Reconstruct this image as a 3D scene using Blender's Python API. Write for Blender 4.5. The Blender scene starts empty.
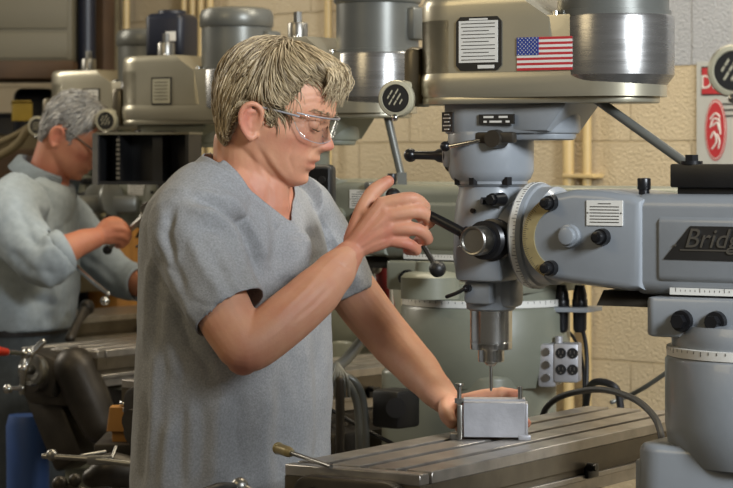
import bpy, bmesh, math, random
import numpy as np
from mathutils import Vector, Matrix, noise
from mathutils.bvhtree import BVHTree
random.seed(7); np.random.seed(7)
SC = bpy.context.scene; COL = SC.collection
F = 2400.0; CZ = 1.56; HY = 160.0          # focal length in pixels, eye height, horizon row
ANG = math.radians(-32.2)
VX, VY = math.cos(ANG), math.sin(ANG)      # machine x axis: towards its column
UX, UY = -VY, VX                           # machine y axis: along its table, away from the photographer
S1 = Vector((.204, 3.93, 0))

def P(px, py, d): return Vector(((px-366.5)/F*d, d, CZ+(HY-py)/F*d))
def ML(px, py, y):                          # pixel on the plane y = const of the near machine -> its local point
    k = (px-366.5)/F
    x = (k*(S1.y+UY*y)-S1.x-UX*y)/(VX-k*VY)
    d = S1.y+VY*x+UY*y
    return Vector((x, y, CZ+(HY-py)/F*d))

# ------------------------------------------------------------------ materials
def newmat(name):
    m = bpy.data.materials.new(name); m.use_nodes = True
    nt = m.node_tree
    return m, nt, nt.nodes['Principled BSDF'], nt.links
def lin(c):
    return tuple(((v/255)/12.92 if v/255 <= .04045 else ((v/255+.055)/1.055)**2.4) for v in c)+(1,)
def mat(name, rgb, rough=.5, metal=0., var=.12, scale=14, bump=0., bscale=90, coat=0., spec=.5, stretch=None):
    m, nt, b, L = newmat(name)
    tc = nt.nodes.new('ShaderNodeTexCoord')
    n = nt.nodes.new('ShaderNodeTexNoise'); n.inputs['Scale'].default_value = scale; n.inputs['Detail'].default_value = 5
    src = tc.outputs['Object']
    if stretch:
        mp = nt.nodes.new('ShaderNodeMapping'); mp.inputs['Scale'].default_value = stretch
        L.new(src, mp.inputs['Vector']); src = mp.outputs['Vector']
    L.new(src, n.inputs['Vector'])
    r = nt.nodes.new('ShaderNodeValToRGB'); c = lin(rgb)
    r.color_ramp.elements[0].position = .3; r.color_ramp.elements[1].position = .7
    r.color_ramp.elements[0].color = tuple(v*(1-var) for v in c[:3])+(1,)
    r.color_ramp.elements[1].color = tuple(min(1, v*(1+var)) for v in c[:3])+(1,)
    L.new(n.outputs['Fac'], r.inputs['Fac']); L.new(r.outputs['Color'], b.inputs['Base Color'])
    mr = nt.nodes.new('ShaderNodeMapRange'); mr.inputs['To Min'].default_value = max(0, rough-.08); mr.inputs['To Max'].default_value = min(1, rough+.08)
    L.new(n.outputs['Fac'], mr.inputs['Value']); L.new(mr.outputs['Result'], b.inputs['Roughness'])
    b.inputs['Metallic'].default_value = metal; b.inputs['Coat Weight'].default_value = coat
    b.inputs['Specular IOR Level'].default_value = spec
    if bump:
        n2 = nt.nodes.new('ShaderNodeTexNoise'); n2.inputs['Scale'].default_value = bscale; n2.inputs['Detail'].default_value = 3
        L.new(src, n2.inputs['Vector'])
        bp = nt.nodes.new('ShaderNodeBump'); bp.inputs['Strength'].default_value = bump; bp.inputs['Distance'].default_value = .002
        L.new(n2.outputs['Fac'], bp.inputs['Height']); L.new(bp.outputs['Normal'], b.inputs['Normal'])
    return m
M = {}
M['paint'] = mat('grey_blue_enamel', (134, 139, 144), .36, 0, .07, 9, .10, 60, coat=.25)
M['paint_olive_light'] = mat('enamel_in_olive_light', (120, 122, 108), .4, 0, .10, 9, .12, 60, coat=.15)  # same grey enamel, the warm light's olive cast put into the colour
M['drum'] = mat('brushed_drum', (150, 149, 147), .27, .85, .05, 10, .04, 40, stretch=(1, 1, 10))
M['housing'] = mat('metal_with_warm_reflection', (176, 170, 150), .34, .65, .05, 7, .04, 40, coat=.3)  # brushed metal like the drum; reflected warm surroundings put into the colour
M['darkdrum'] = mat('bronzed_housing', (92, 84, 68), .32, .5, .12, 9, .06, 50)
M['motor'] = mat('motor_enamel', (104, 105, 100), .35, .35, .1, 8, .05, 60)
M['steel'] = mat('bright_steel', (190, 190, 188), .2, 1, .08, 20)
M['satin'] = mat('satin_steel', (150, 148, 142), .36, 1, .1, 25, .05, 120)
M['iron'] = mat('worn_table_iron', (172, 166, 158), .34, .75, .2, 22, .08, 130)
M['tableside'] = mat('oily_table_side', (104, 95, 80), .4, .55, .2, 18, .06, 90)
M['darkiron'] = mat('oiled_dark_iron', (62, 57, 50), .45, .5, .25, 18, .08, 90)
M['black'] = mat('black_oxide', (26, 26, 28), .32, .2, .2, 20)
M['plastic'] = mat('black_plastic', (24, 24, 25), .45, 0, .2, 12, .05, 150)
M['rubber'] = mat('black_rubber', (30, 30, 32), .5, 0, .2, 12)
M['white'] = mat('white_label', (214, 212, 205), .5, 0, .04, 20)
M['sign'] = mat('grey_sign_board', (178, 178, 172), .5, 0, .04, 20)
M['ink'] = mat('label_ink', (52, 50, 46), .6, 0, .1, 20)
M['plateblack'] = mat('black_plate', (34, 33, 32), .4, 0, .15, 20)
M['brass'] = mat('brass_scale', (170, 155, 112), .4, .4, .15, 30)
M['red'] = mat('red_print', (176, 44, 50), .5, 0, .06, 20)
M['redlabel'] = mat('red_plate', (112, 44, 44), .5, 0, .1, 20)
M['blue'] = mat('blue_print', (40, 58, 128), .5, 0, .06, 20)
M['alu'] = mat('sawn_aluminium', (172, 172, 176), .48, .55, .08, 30, .15, 160)
M['ring'] = mat('cream_enamel_ring', (178, 172, 148), .35, .2, .12, 20)
M['cream'] = mat('cream_pipe_paint', (196, 172, 122), .4, 0, .1, 14, .1, 60)
M['shirt'] = mat('grey_heather_cotton', (150, 151, 152), .92, 0, .16, 300, .5, 500, spec=.15)
M['shirt2'] = mat('sage_chambray', (160, 170, 176), .9, 0, .08, 60, .3, 500, spec=.15)
M['trousers'] = mat('dark_grey_twill', (84, 90, 94), .9, 0, .12, 50, .2, 400, spec=.15)
M['jeans'] = mat('blue_denim', (60, 72, 100), .9, 0, .15, 60, .2, 400, spec=.15)
M['leather'] = mat('black_leather', (30, 27, 25), .5, 0, .2, 30)
M['wood'] = mat('ochre_wood', (168, 118, 52), .6, 0, .2, 8, .1, 60, stretch=(1, 8, 1))
M['brown'] = mat('brown_beam', (70, 50, 30), .7, 0, .25, 8)
M['pale'] = mat('pale_cabinet', (100, 94, 76), .6, 0, .06, 5)
M['navy'] = mat('navy_enamel', (16, 21, 36), .4, 0, .15, 8)
M['bluebin'] = mat('blue_plastic', (52, 82, 140), .5, 0, .1, 8)
M['khaki'] = mat('khaki_canvas', (112, 100, 74), .9, 0, .2, 12, .3, 60)
M['yellow'] = mat('yellow_card', (150, 126, 40), .6, 0, .15, 12)
M['redhose'] = mat('dark_red_rubber', (112, 26, 26), .45, 0, .15, 12)
M['redknob'] = mat('red_grip', (190, 48, 24), .4, 0, .1, 12)
M['floor'] = mat('oily_concrete', (86, 80, 72), .55, 0, .2, 3, .1, 40)
M['eye'] = mat('eye_white', (206, 200, 194), .2, 0, .02, 20)
M['iris'] = mat('eye_iris', (60, 70, 76), .2, 0, .1, 60)
M['screen'] = mat('dark_screen', (14, 15, 17), .22, 0, .1, 10)
M['cyan'] = mat('pale_teal_lid', (120, 150, 150), .5, 0, .1, 10)

def skin_mat(name, base, red, rough=.55):
    m, nt, b, L = newmat(name)
    at = nt.nodes.new('ShaderNodeAttribute'); at.attribute_name = 'flush'
    tc = nt.nodes.new('ShaderNodeTexCoord')
    n = nt.nodes.new('ShaderNodeTexNoise'); n.inputs['Scale'].default_value = 38; n.inputs['Detail'].default_value = 6
    L.new(tc.outputs['Object'], n.inputs['Vector'])
    ad = nt.nodes.new('ShaderNodeMath'); ad.operation = 'MULTIPLY_ADD'; ad.inputs[1].default_value = .55; ad.inputs[2].default_value = -.2
    L.new(n.outputs['Fac'], ad.inputs[0])
    a2 = nt.nodes.new('ShaderNodeMath'); a2.operation = 'ADD'; a2.use_clamp = True
    L.new(ad.outputs[0], a2.inputs[0]); L.new(at.outputs['Fac'], a2.inputs[1])
    mx = nt.nodes.new('ShaderNodeMix'); mx.data_type = 'RGBA'
    mx.inputs[6].default_value = lin(base); mx.inputs[7].default_value = lin(red)
    L.new(a2.outputs[0], mx.inputs[0]); L.new(mx.outputs[2], b.inputs['Base Color'])
    b.inputs['Roughness'].default_value = rough
    b.inputs['Subsurface Weight'].default_value = .12; b.inputs['Subsurface Radius'].default_value = (.01, .004, .002); b.inputs['Subsurface Scale'].default_value = 1
    n2 = nt.nodes.new('ShaderNodeTexNoise'); n2.inputs['Scale'].default_value = 190; n2.inputs['Detail'].default_value = 4
    L.new(tc.outputs['Object'], n2.inputs['Vector'])
    bp = nt.nodes.new('ShaderNodeBump'); bp.inputs['Strength'].default_value = .35; bp.inputs['Distance'].default_value = .001
    L.new(n2.outputs['Fac'], bp.inputs['Height']); L.new(bp.outputs['Normal'], b.inputs['Normal'])
    return m
M['skin'] = skin_mat('skin', (208, 154, 122), (178, 92, 76))
M['skin2'] = skin_mat('skin_tanned', (190, 128, 96), (166, 82, 66))
def hair_mat(name, dark, light):
    m, nt, b, L = newmat(name)
    at = nt.nodes.new('ShaderNodeAttribute'); at.attribute_name = 'shade'
    mx = nt.nodes.new('ShaderNodeMix'); mx.data_type = 'RGBA'
    mx.inputs[6].default_value = lin(dark); mx.inputs[7].default_value = lin(light)
    L.new(at.outputs['Fac'], mx.inputs[0]); L.new(mx.outputs[2], b.inputs['Base Color'])
    b.inputs['Roughness'].default_value = .42; b.inputs['Specular IOR Level'].default_value = .6
    return m
M['hair'] = hair_mat('sandy_grey_hair', (98, 79, 52), (218, 197, 158))
M['hair2'] = hair_mat('silver_hair', (96, 92, 86), (206, 202, 194))
def glass_mat(name):
    m, nt, b, L = newmat(name); nt.nodes.remove(b)
    out = nt.nodes['Material Output']
    t = nt.nodes.new('ShaderNodeBsdfTransparent'); t.inputs['Color'].default_value = (.93, .94, .94, 1)
    g = nt.nodes.new('ShaderNodeBsdfGlossy'); g.inputs['Roughness'].default_value = .03
    fr = nt.nodes.new('ShaderNodeFresnel'); fr.inputs['IOR'].default_value = 1.5
    mx = nt.nodes.new('ShaderNodeMixShader')
    L.new(fr.outputs[0], mx.inputs[0]); L.new(t.outputs[0], mx.inputs[1]); L.new(g.outputs[0], mx.inputs[2]); L.new(mx.outputs[0], out.inputs['Surface'])
    return m
M['glass'] = glass_mat('clear_polycarbonate')
def wall_mat():
    m, nt, b, L = newmat('painted_block_wall')
    tc = nt.nodes.new('ShaderNodeTexCoord'); sp = nt.nodes.new('ShaderNodeSeparateXYZ'); cb = nt.nodes.new('ShaderNodeCombineXYZ')
    L.new(tc.outputs['Object'], sp.inputs[0]); L.new(sp.outputs['X'], cb.inputs['X']); L.new(sp.outputs['Z'], cb.inputs['Y'])
    mp = nt.nodes.new('ShaderNodeMapping'); mp.inputs['Location'].default_value = (0, .0125, 0); L.new(cb.outputs[0], mp.inputs['Vector'])
    br = nt.nodes.new('ShaderNodeTexBrick'); br.inputs['Scale'].default_value = 1; br.inputs['Brick Width'].default_value = .406; br.inputs['Row Height'].default_value = .203
    br.inputs['Mortar Size'].default_value = .0035; br.inputs['Mortar Smooth'].default_value = .5
    L.new(mp.outputs[0], br.inputs['Vector'])
    n = nt.nodes.new('ShaderNodeTexNoise'); n.inputs['Scale'].default_value = 130; n.inputs['Detail'].default_value = 3; L.new(tc.outputs['Object'], n.inputs['Vector'])
    n1 = nt.nodes.new('ShaderNodeTexNoise'); n1.inputs['Scale'].default_value = 2.2; n1.inputs['Detail'].default_value = 4; L.new(tc.outputs['Object'], n1.inputs['Vector'])
    # two paint bands: off-white above 1.825 m, cream below
    gt = nt.nodes.new('ShaderNodeMath'); gt.operation = 'GREATER_THAN'; gt.inputs[1].default_value = 1.818; L.new(sp.outputs['Z'], gt.inputs[0])
    gx = nt.nodes.new('ShaderNodeMath'); gx.operation = 'GREATER_THAN'; gx.inputs[1].default_value = WALL_SPLIT; L.new(sp.outputs['X'], gx.inputs[0])
    gm = nt.nodes.new('ShaderNodeMath'); gm.operation = 'MULTIPLY'; L.new(gt.outputs[0], gm.inputs[0]); L.new(gx.outputs[0], gm.inputs[1])
    mx = nt.nodes.new('ShaderNodeMix'); mx.data_type = 'RGBA'; mx.inputs[6].default_value = lin((202, 186, 156)); mx.inputs[7].default_value = lin((172, 175, 181))
    L.new(gm.outputs[0], mx.inputs[0])
    m2 = nt.nodes.new('ShaderNodeMix'); m2.data_type = 'RGBA'; m2.blend_type = 'MULTIPLY'
    r = nt.nodes.new('ShaderNodeValToRGB'); r.color_ramp.elements[0].color = (.8, .78, .74, 1); r.color_ramp.elements[1].color = (1.1, 1.1, 1.1, 1); L.new(n1.outputs['Fac'], r.inputs[0])
    m2.inputs[0].default_value = 1; L.new(mx.outputs[2], m2.inputs[6]); L.new(r.outputs[0], m2.inputs[7])
    m3 = nt.nodes.new('ShaderNodeMix'); m3.data_type = 'RGBA'; m3.blend_type = 'MULTIPLY'; m3.inputs[7].default_value = (.88, .85, .80, 1)
    L.new(br.outputs['Fac'], m3.inputs[0]); L.new(m2.outputs[2], m3.inputs[6]); L.new(m3.outputs[2], b.inputs['Base Color'])
    b.inputs['Roughness'].default_value = .3
    ma = nt.nodes.new('ShaderNodeMath'); ma.operation = 'MULTIPLY_ADD'; ma.inputs[1].default_value = -1.2; L.new(br.outputs['Fac'], ma.inputs[0]); L.new(n.outputs['Fac'], ma.inputs[2])
    bp = nt.nodes.new('ShaderNodeBump'); bp.inputs['Strength'].default_value = .9; bp.inputs['Distance'].default_value = .006
    L.new(ma.outputs[0], bp.inputs['Height']); L.new(bp.outputs['Normal'], b.inputs['Normal'])
    return m

# ------------------------------------------------------------------ mesh builder
ROOT = {}
def RM(ax):                                  # rotation taking +z to the axis
    return Vector((0, 0, 1)).rotation_difference(Vector(ax).normalized()).to_matrix().to_4x4()
def catmull(pts, rad, n):
    pts = [Vector(p) for p in pts]; out = []; ro = []
    rad = [(r if isinstance(r, (tuple, list)) else (r, r)) for r in rad]
    for i in range(len(pts)-1):
        p0, p1, p2, p3 = pts[max(0, i-1)], pts[i], pts[i+1], pts[min(len(pts)-1, i+2)]
        for k in range(n):
            t = k/n
            out.append(.5*((2*p1)+(p2-p0)*t+(2*p0-5*p1+4*p2-p3)*t*t+(3*p1-p0-3*p2+p3)*t**3))
            tt = t*t*(3-2*t)
            ro.append(tuple(rad[i][q]*(1-tt)+rad[i+1][q]*tt for q in (0, 1)))
    out.append(pts[-1]); ro.append(rad[-1])
    return out, ro
class MB:
    def __init__(s): s.bm = bmesh.new(); s.mi = 0; s.bm.faces.layers.int.new('done')
    def _new(s, f0):
        ly = s.bm.faces.layers.int.get('done') or s.bm.faces.layers.int.new('done')
        for f in s.bm.faces:
            if not f[ly]: f[ly] = 1; f.material_index = s.mi
    def box(s, c, size, rot=None, bev=0., seg=2):
        f0 = len(s.bm.faces)
        r = bmesh.ops.create_cube(s.bm, size=1.0)
        vs = r['verts']
        T = Matrix.Translation(Vector(c)) @ (rot if rot is not None else Matrix()) @ Matrix.Diagonal((*size, 1))
        bmesh.ops.transform(s.bm, matrix=T, verts=vs)
        if bev:
            es = list({e for v in vs for e in v.link_edges})
            bmesh.ops.bevel(s.bm, geom=es, offset=bev, segments=seg, profile=.5, affect='EDGES')
        s._new(f0); return s
    def lathe(s, prof, base=(0, 0, 0), axis=(0, 0, 1), seg=40):
        f0 = len(s.bm.faces); T = Matrix.Translation(Vector(base)) @ RM(axis)
        rings = []
        for (r, z) in prof:
            if r < 1e-6: rings.append([s.bm.verts.new(T @ Vector((0, 0, z)))])
            else: rings.append([s.bm.verts.new(T @ Vector((r*math.cos(2*math.pi*k/seg), r*math.sin(2*math.pi*k/seg), z))) for k in range(seg)])
        for a, b in zip(rings, rings[1:]):
            for k in range(seg):
                q = [a[k % len(a)], a[(k+1) % len(a)], b[(k+1) % len(b)], b[k % len(b)]]
                u = []
                for v in q:
                    if v not in u: u.append(v)
                if len(u) > 2: s.bm.faces.new(u)
        if len(rings[0]) > 1: s.bm.faces.new(rings[0][::-1])
        if len(rings[-1]) > 1: s.bm.faces.new(rings[-1])
        s._new(f0); return s
    def cyl(s, p0, p1, r, r1=None, seg=28, bev=0.):
        p0, p1 = Vector(p0), Vector(p1); r1 = r if r1 is None else r1; h = (p1-p0).length
        pr = [(r, 0), (r1, h)]
        if bev: pr = [(r-bev, 0), (r-bev*.3, bev*.3), (r, bev), (r1, h-bev), (r1-bev*.3, h-bev*.3), (r1-bev, h)]
        return s.lathe(pr, p0, p1-p0, seg)
    def ball(s, c, r, seg=20, sc=(1, 1, 1), rot=None):
        f0 = len(s.bm.faces)
        T = Matrix.Translation(Vector(c)) @ (rot if rot is not None else Matrix()) @ Matrix.Diagonal((r*sc[0], r*sc[1], r*sc[2], 1))
        bmesh.ops.create_uvsphere(s.bm, u_segments=seg, v_segments=max(6, seg//2), radius=1, matrix=T)
        s._new(f0); return s
    def hexa(s, p0, p1, r):
        return s.cyl(p0, p1, r, seg=6)
    def prism(s, outline, z0, z1, T=None, bev=0., seg=2):
        f0 = len(s.bm.faces); T = T if T is not None else Matrix()
        lo = [s.bm.verts.new(T @ Vector((x, y, z0))) for x, y in outline]
        hi = [s.bm.verts.new(T @ Vector((x, y, z1))) for x, y in outline]
        bot = s.bm.faces.new(lo[::-1]); top = s.bm.faces.new(hi); n = len(lo)
        for k in range(n): s.bm.faces.new([lo[k], lo[(k+1) % n], hi[(k+1) % n], hi[k]])
        if bev:
            s.bm.normal_update()
            es = list(set(list(top.edges)+list(bot.edges)))
            bmesh.ops.bevel(s.bm, geom=es, offset=bev, segments=seg, profile=.5, affect='EDGES')
        s._new(f0); return s
    def tube(s, pts, rad, seg=14, n=6, up=(0, 0, 1), cap=True):
        f0 = len(s.bm.faces)
        if not isinstance(rad, (list, tuple)): rad = [rad]*len(pts)
        pts, rad = catmull(pts, rad, n)
        t0 = (pts[1]-pts[0]).normalized(); up = Vector(up)
        if abs(up.dot(t0)) > .95: up = Vector((1, 0, 0)) if abs(t0.x) < .9 else Vector((0, 1, 0))
        u = (up-t0*up.dot(t0)).normalized(); rings = []
        m = len(pts)
        seq = []
        if cap:
            for q in (80, 60, 40, 20): seq.append((0, -math.sin(math.radians(q)), math.cos(math.radians(q))))
        seq += [(i, 0, 1) for i in range(m)]
        if cap:
            for q in (20, 40, 60, 80): seq.append((m-1, math.sin(math.radians(q)), math.cos(math.radians(q))))
        last = -1
        for (i, off, k) in seq:
            t = (pts[min(i+1, m-1)]-pts[max(i-1, 0)]).normalized()
            if i != last: u = (u-t*u.dot(t)).normalized(); last = i
            v = t.cross(u); c = pts[i]+t*off*min(rad[i])
            rings.append([s.bm.verts.new(c+u*math.cos(2*math.pi*j/seg)*rad[i][0]*k+v*math.sin(2*math.pi*j/seg)*rad[i][1]*k) for j in range(seg)])
        for a, b in zip(rings, rings[1:]):
            for j in range(seg): s.bm.faces.new([a[j], a[(j+1) % seg], b[(j+1) % seg], b[j]])
        s.bm.faces.new(rings[0][::-1]); s.bm.faces.new(rings[-1])
        s._new(f0); return s
    def loft(s, rings):                      # rings: lists of points, same count; closed with caps
        f0 = len(s.bm.faces); R = [[s.bm.verts.new(p) for p in r] for r in rings]; n = len(R[0])
        for a, b in zip(R, R[1:]):
            for j in range(n): s.bm.faces.new([a[j], a[(j+1) % n], b[(j+1) % n], b[j]])
        s.bm.faces.new(R[0][::-1]); s.bm.faces.new(R[-1]); s._new(f0); return s
    def grid(s, fn, nu, nv, closed=False):
        f0 = len(s.bm.faces); V = [[s.bm.verts.new(fn(i, j)) for j in range(nv)] for i in range(nu)]
        for i in range(nu-1):
            for j in range(nv if closed else nv-1): s.bm.faces.new([V[i][j], V[i][(j+1) % nv], V[i+1][(j+1) % nv], V[i+1][j]])
        s._new(f0); return s
    def text(s, body, T, size=.02, ext=.0006, shear=0., align='LEFT'):
        cu = bpy.data.curves.new('t', 'FONT'); cu.body = body; cu.size = size; cu.extrude = ext; cu.shear = shear; cu.align_x = align; cu.resolution_u = 3
        o = bpy.data.objects.new('t', cu); COL.objects.link(o)
        me = bpy.data.meshes.new_from_object(o.evaluated_get(bpy.context.evaluated_depsgraph_get()))
        me.transform(T); f0 = len(s.bm.faces); s.bm.from_mesh(me); s._new(f0)
        bpy.data.objects.remove(o); bpy.data.curves.remove(cu); bpy.data.meshes.remove(me); return s
    def build(s, name, mats, parent=None, world=False, sharp=38, loc=None):
        me = bpy.data.meshes.new(name)
        if loc is not None: bmesh.ops.translate(s.bm, vec=-Vector(loc), verts=s.bm.verts)
        if world and parent is not None: bmesh.ops.transform(s.bm, matrix=ROOT[parent.name].inverted(), verts=s.bm.verts)
        bmesh.ops.recalc_face_normals(s.bm, faces=s.bm.faces)
        ly = s.bm.faces.layers.int.get('done')
        if ly: s.bm.faces.layers.int.remove(ly)
        s.bm.to_mesh(me); s.bm.free()
        return link(name, me, mats, parent, sharp, loc)
def link(name, me, mats, parent=None, sharp=38, loc=None):
    if not isinstance(mats, (list, tuple)): mats = [mats]
    for m in mats: me.materials.append(m)
    if sharp is not None:
        me.polygons.foreach_set('use_smooth', [True]*len(me.polygons))
        if sharp < 180: me.set_sharp_from_angle(angle=math.radians(sharp))
    o = bpy.data.objects.new(name, me); COL.objects.link(o)
    if loc is not None: o.location = loc
    if parent is not None: o.parent = parent
    return o
def thing(name, label, cat, loc=(0, 0, 0), rz=0., group=None):
    o = bpy.data.objects.new(name, None); COL.objects.link(o); o.empty_display_size = .1
    o.location = loc; o.rotation_euler = (0, 0, rz)
    ROOT[o.name] = Matrix.Translation(Vector(loc)) @ Matrix.Rotation(rz, 4, 'Z')
    return tag(o, label, cat, group)
def tag(o, label, cat, group=None):
    o['label'] = label; o['category'] = cat
    if group: o['group'] = group
    return o
def struct(o): o['kind'] = 'structure'; return o
def lab(o, label): o['label'] = label; return o
def remesh(mb, voxel, smooth=6, fac=.5):
    me = bpy.data.meshes.new('tmp'); bmesh.ops.recalc_face_normals(mb.bm, faces=mb.bm.faces); mb.bm.to_mesh(me); mb.bm.free()
    o = bpy.data.objects.new('tmp', me); COL.objects.link(o)
    r = o.modifiers.new('r', 'REMESH'); r.mode = 'VOXEL'; r.voxel_size = voxel
    if smooth:
        q = o.modifiers.new('s', 'SMOOTH'); q.iterations = smooth; q.factor = fac
    out = bpy.data.meshes.new_from_object(o.evaluated_get(bpy.context.evaluated_depsgraph_get()))
    bpy.data.objects.remove(o); bpy.data.meshes.remove(me)
    return out
def coords(me):
    a = np.empty(len(me.vertices)*3); me.vertices.foreach_get('co', a); return a.reshape(-1, 3)
def normals(me):
    a = np.empty(len(me.vertices)*3); me.vertices.foreach_get('normal', a); return a.reshape(-1, 3)
def setco(me, a): me.vertices.foreach_set('co', a.ravel()); me.update()
def fattr(me, name, vals):
    at = me.attributes.new(name, 'FLOAT', 'POINT'); at.data.foreach_set('value', np.asarray(vals, dtype=np.float32))
def copy_tree(o, parent=None, swap=None, skip=()):
    c = o.copy(); COL.objects.link(c)
    if swap and c.data:
        c.data = o.data.copy()
        for i, m in enumerate(c.data.materials):
            if m in swap: c.data.materials[i] = swap[m]
    c.parent = parent
    for ch in list(o.children):
        if ch.name.split('.')[0] not in skip: copy_tree(ch, c, swap, skip)
    return c
# ------------------------------------------------------------------ the milling machines (local: x to the column, y along the table, origin under the spindle)
def stadium(xa, ra, xb, rb, n=20, y0=0):
    pts = []
    for k in range(n+1):
        a = math.pi/2+math.pi*k/n; pts.append((xa+ra*math.cos(a), y0+ra*math.sin(a)))
    for k in range(n+1):
        a = -math.pi/2+math.pi*k/n; pts.append((xb+rb*math.cos(a), y0+rb*math.sin(a)))
    return pts
def rrect(x0, x1, y0, y1, r, n=6):
    pts = []
    for cx, cy, a0 in ((x1-r, y1-r, 0), (x0+r, y1-r, 90), (x0+r, y0+r, 180), (x1-r, y0+r, 270)):
        for k in range(n+1):
            a = math.radians(a0+90*k/n); pts.append((cx+r*math.cos(a), cy+r*math.sin(a)))
    return pts
TXZ = Matrix.Rotation(math.pi/2, 4, 'X')     # (x, y, z) -> (x, -z, y): drawings on the side that faces the photographer
def side(p, dy=0): return Matrix.Translation(Vector((p[0], p[1]-dy, p[2]))) @ TXZ
PAINT = M['paint']
def speed_dial(parent, big=False):
    c = Vector((-.136, -.078, 1.661)); ax = Vector((.24, -.97, 0)).normalized(); RD = Matrix.Rotation(math.atan2(.24, .97), 4, 'Z')
    mb = MB(); mb.lathe([(.020, -.028), (.028, -.026), (.0305, -.018), (.0305, -.003), (.0285, 0), (.0235, .001), (.0225, -.0015), (0, -.0015)], c, ax, 44)
    mb.box((-.128, -.045, 1.672), (.03, .04, .04), bev=.01)
    d = mb.build('speed_dial', M['ring'], parent)
    mb = MB(); mb.box((-.118, -.030, 1.697), (.034, .06, .098), bev=.012); mb.build('dial_bracket', M['darkdrum'], d)
    mb = MB(); mb.lathe([(.0225, 0), (.0225, .0012), (0, .0012)], c+ax*-.0014, ax, 40)
    mb.mi = 1
    T = Matrix.Translation(c+ax*.0002) @ RD @ TXZ @ Matrix.Rotation(math.radians(58), 4, 'Z')
    for q, ws in enumerate(((.006, .008), (.010, .007, .009), (.008, .012), (.009,))):
        x = -(sum(ws)+.0018*(len(ws)-1))/2
        for w_ in ws:
            mb.prism([(x, .0105-q*.0075), (x+w_, .0105-q*.0075), (x+w_+.001, .0128-q*.0075), (x+.001, .0128-q*.0075)], 0, .0004, T); x += w_+.0018
    mb.build('dial_face', [M['plateblack'], M['ring']], d)
    MB().ball(c+Vector((0, -.002, -.0315)), .006).build('stop_button', M['steel'], d)

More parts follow.
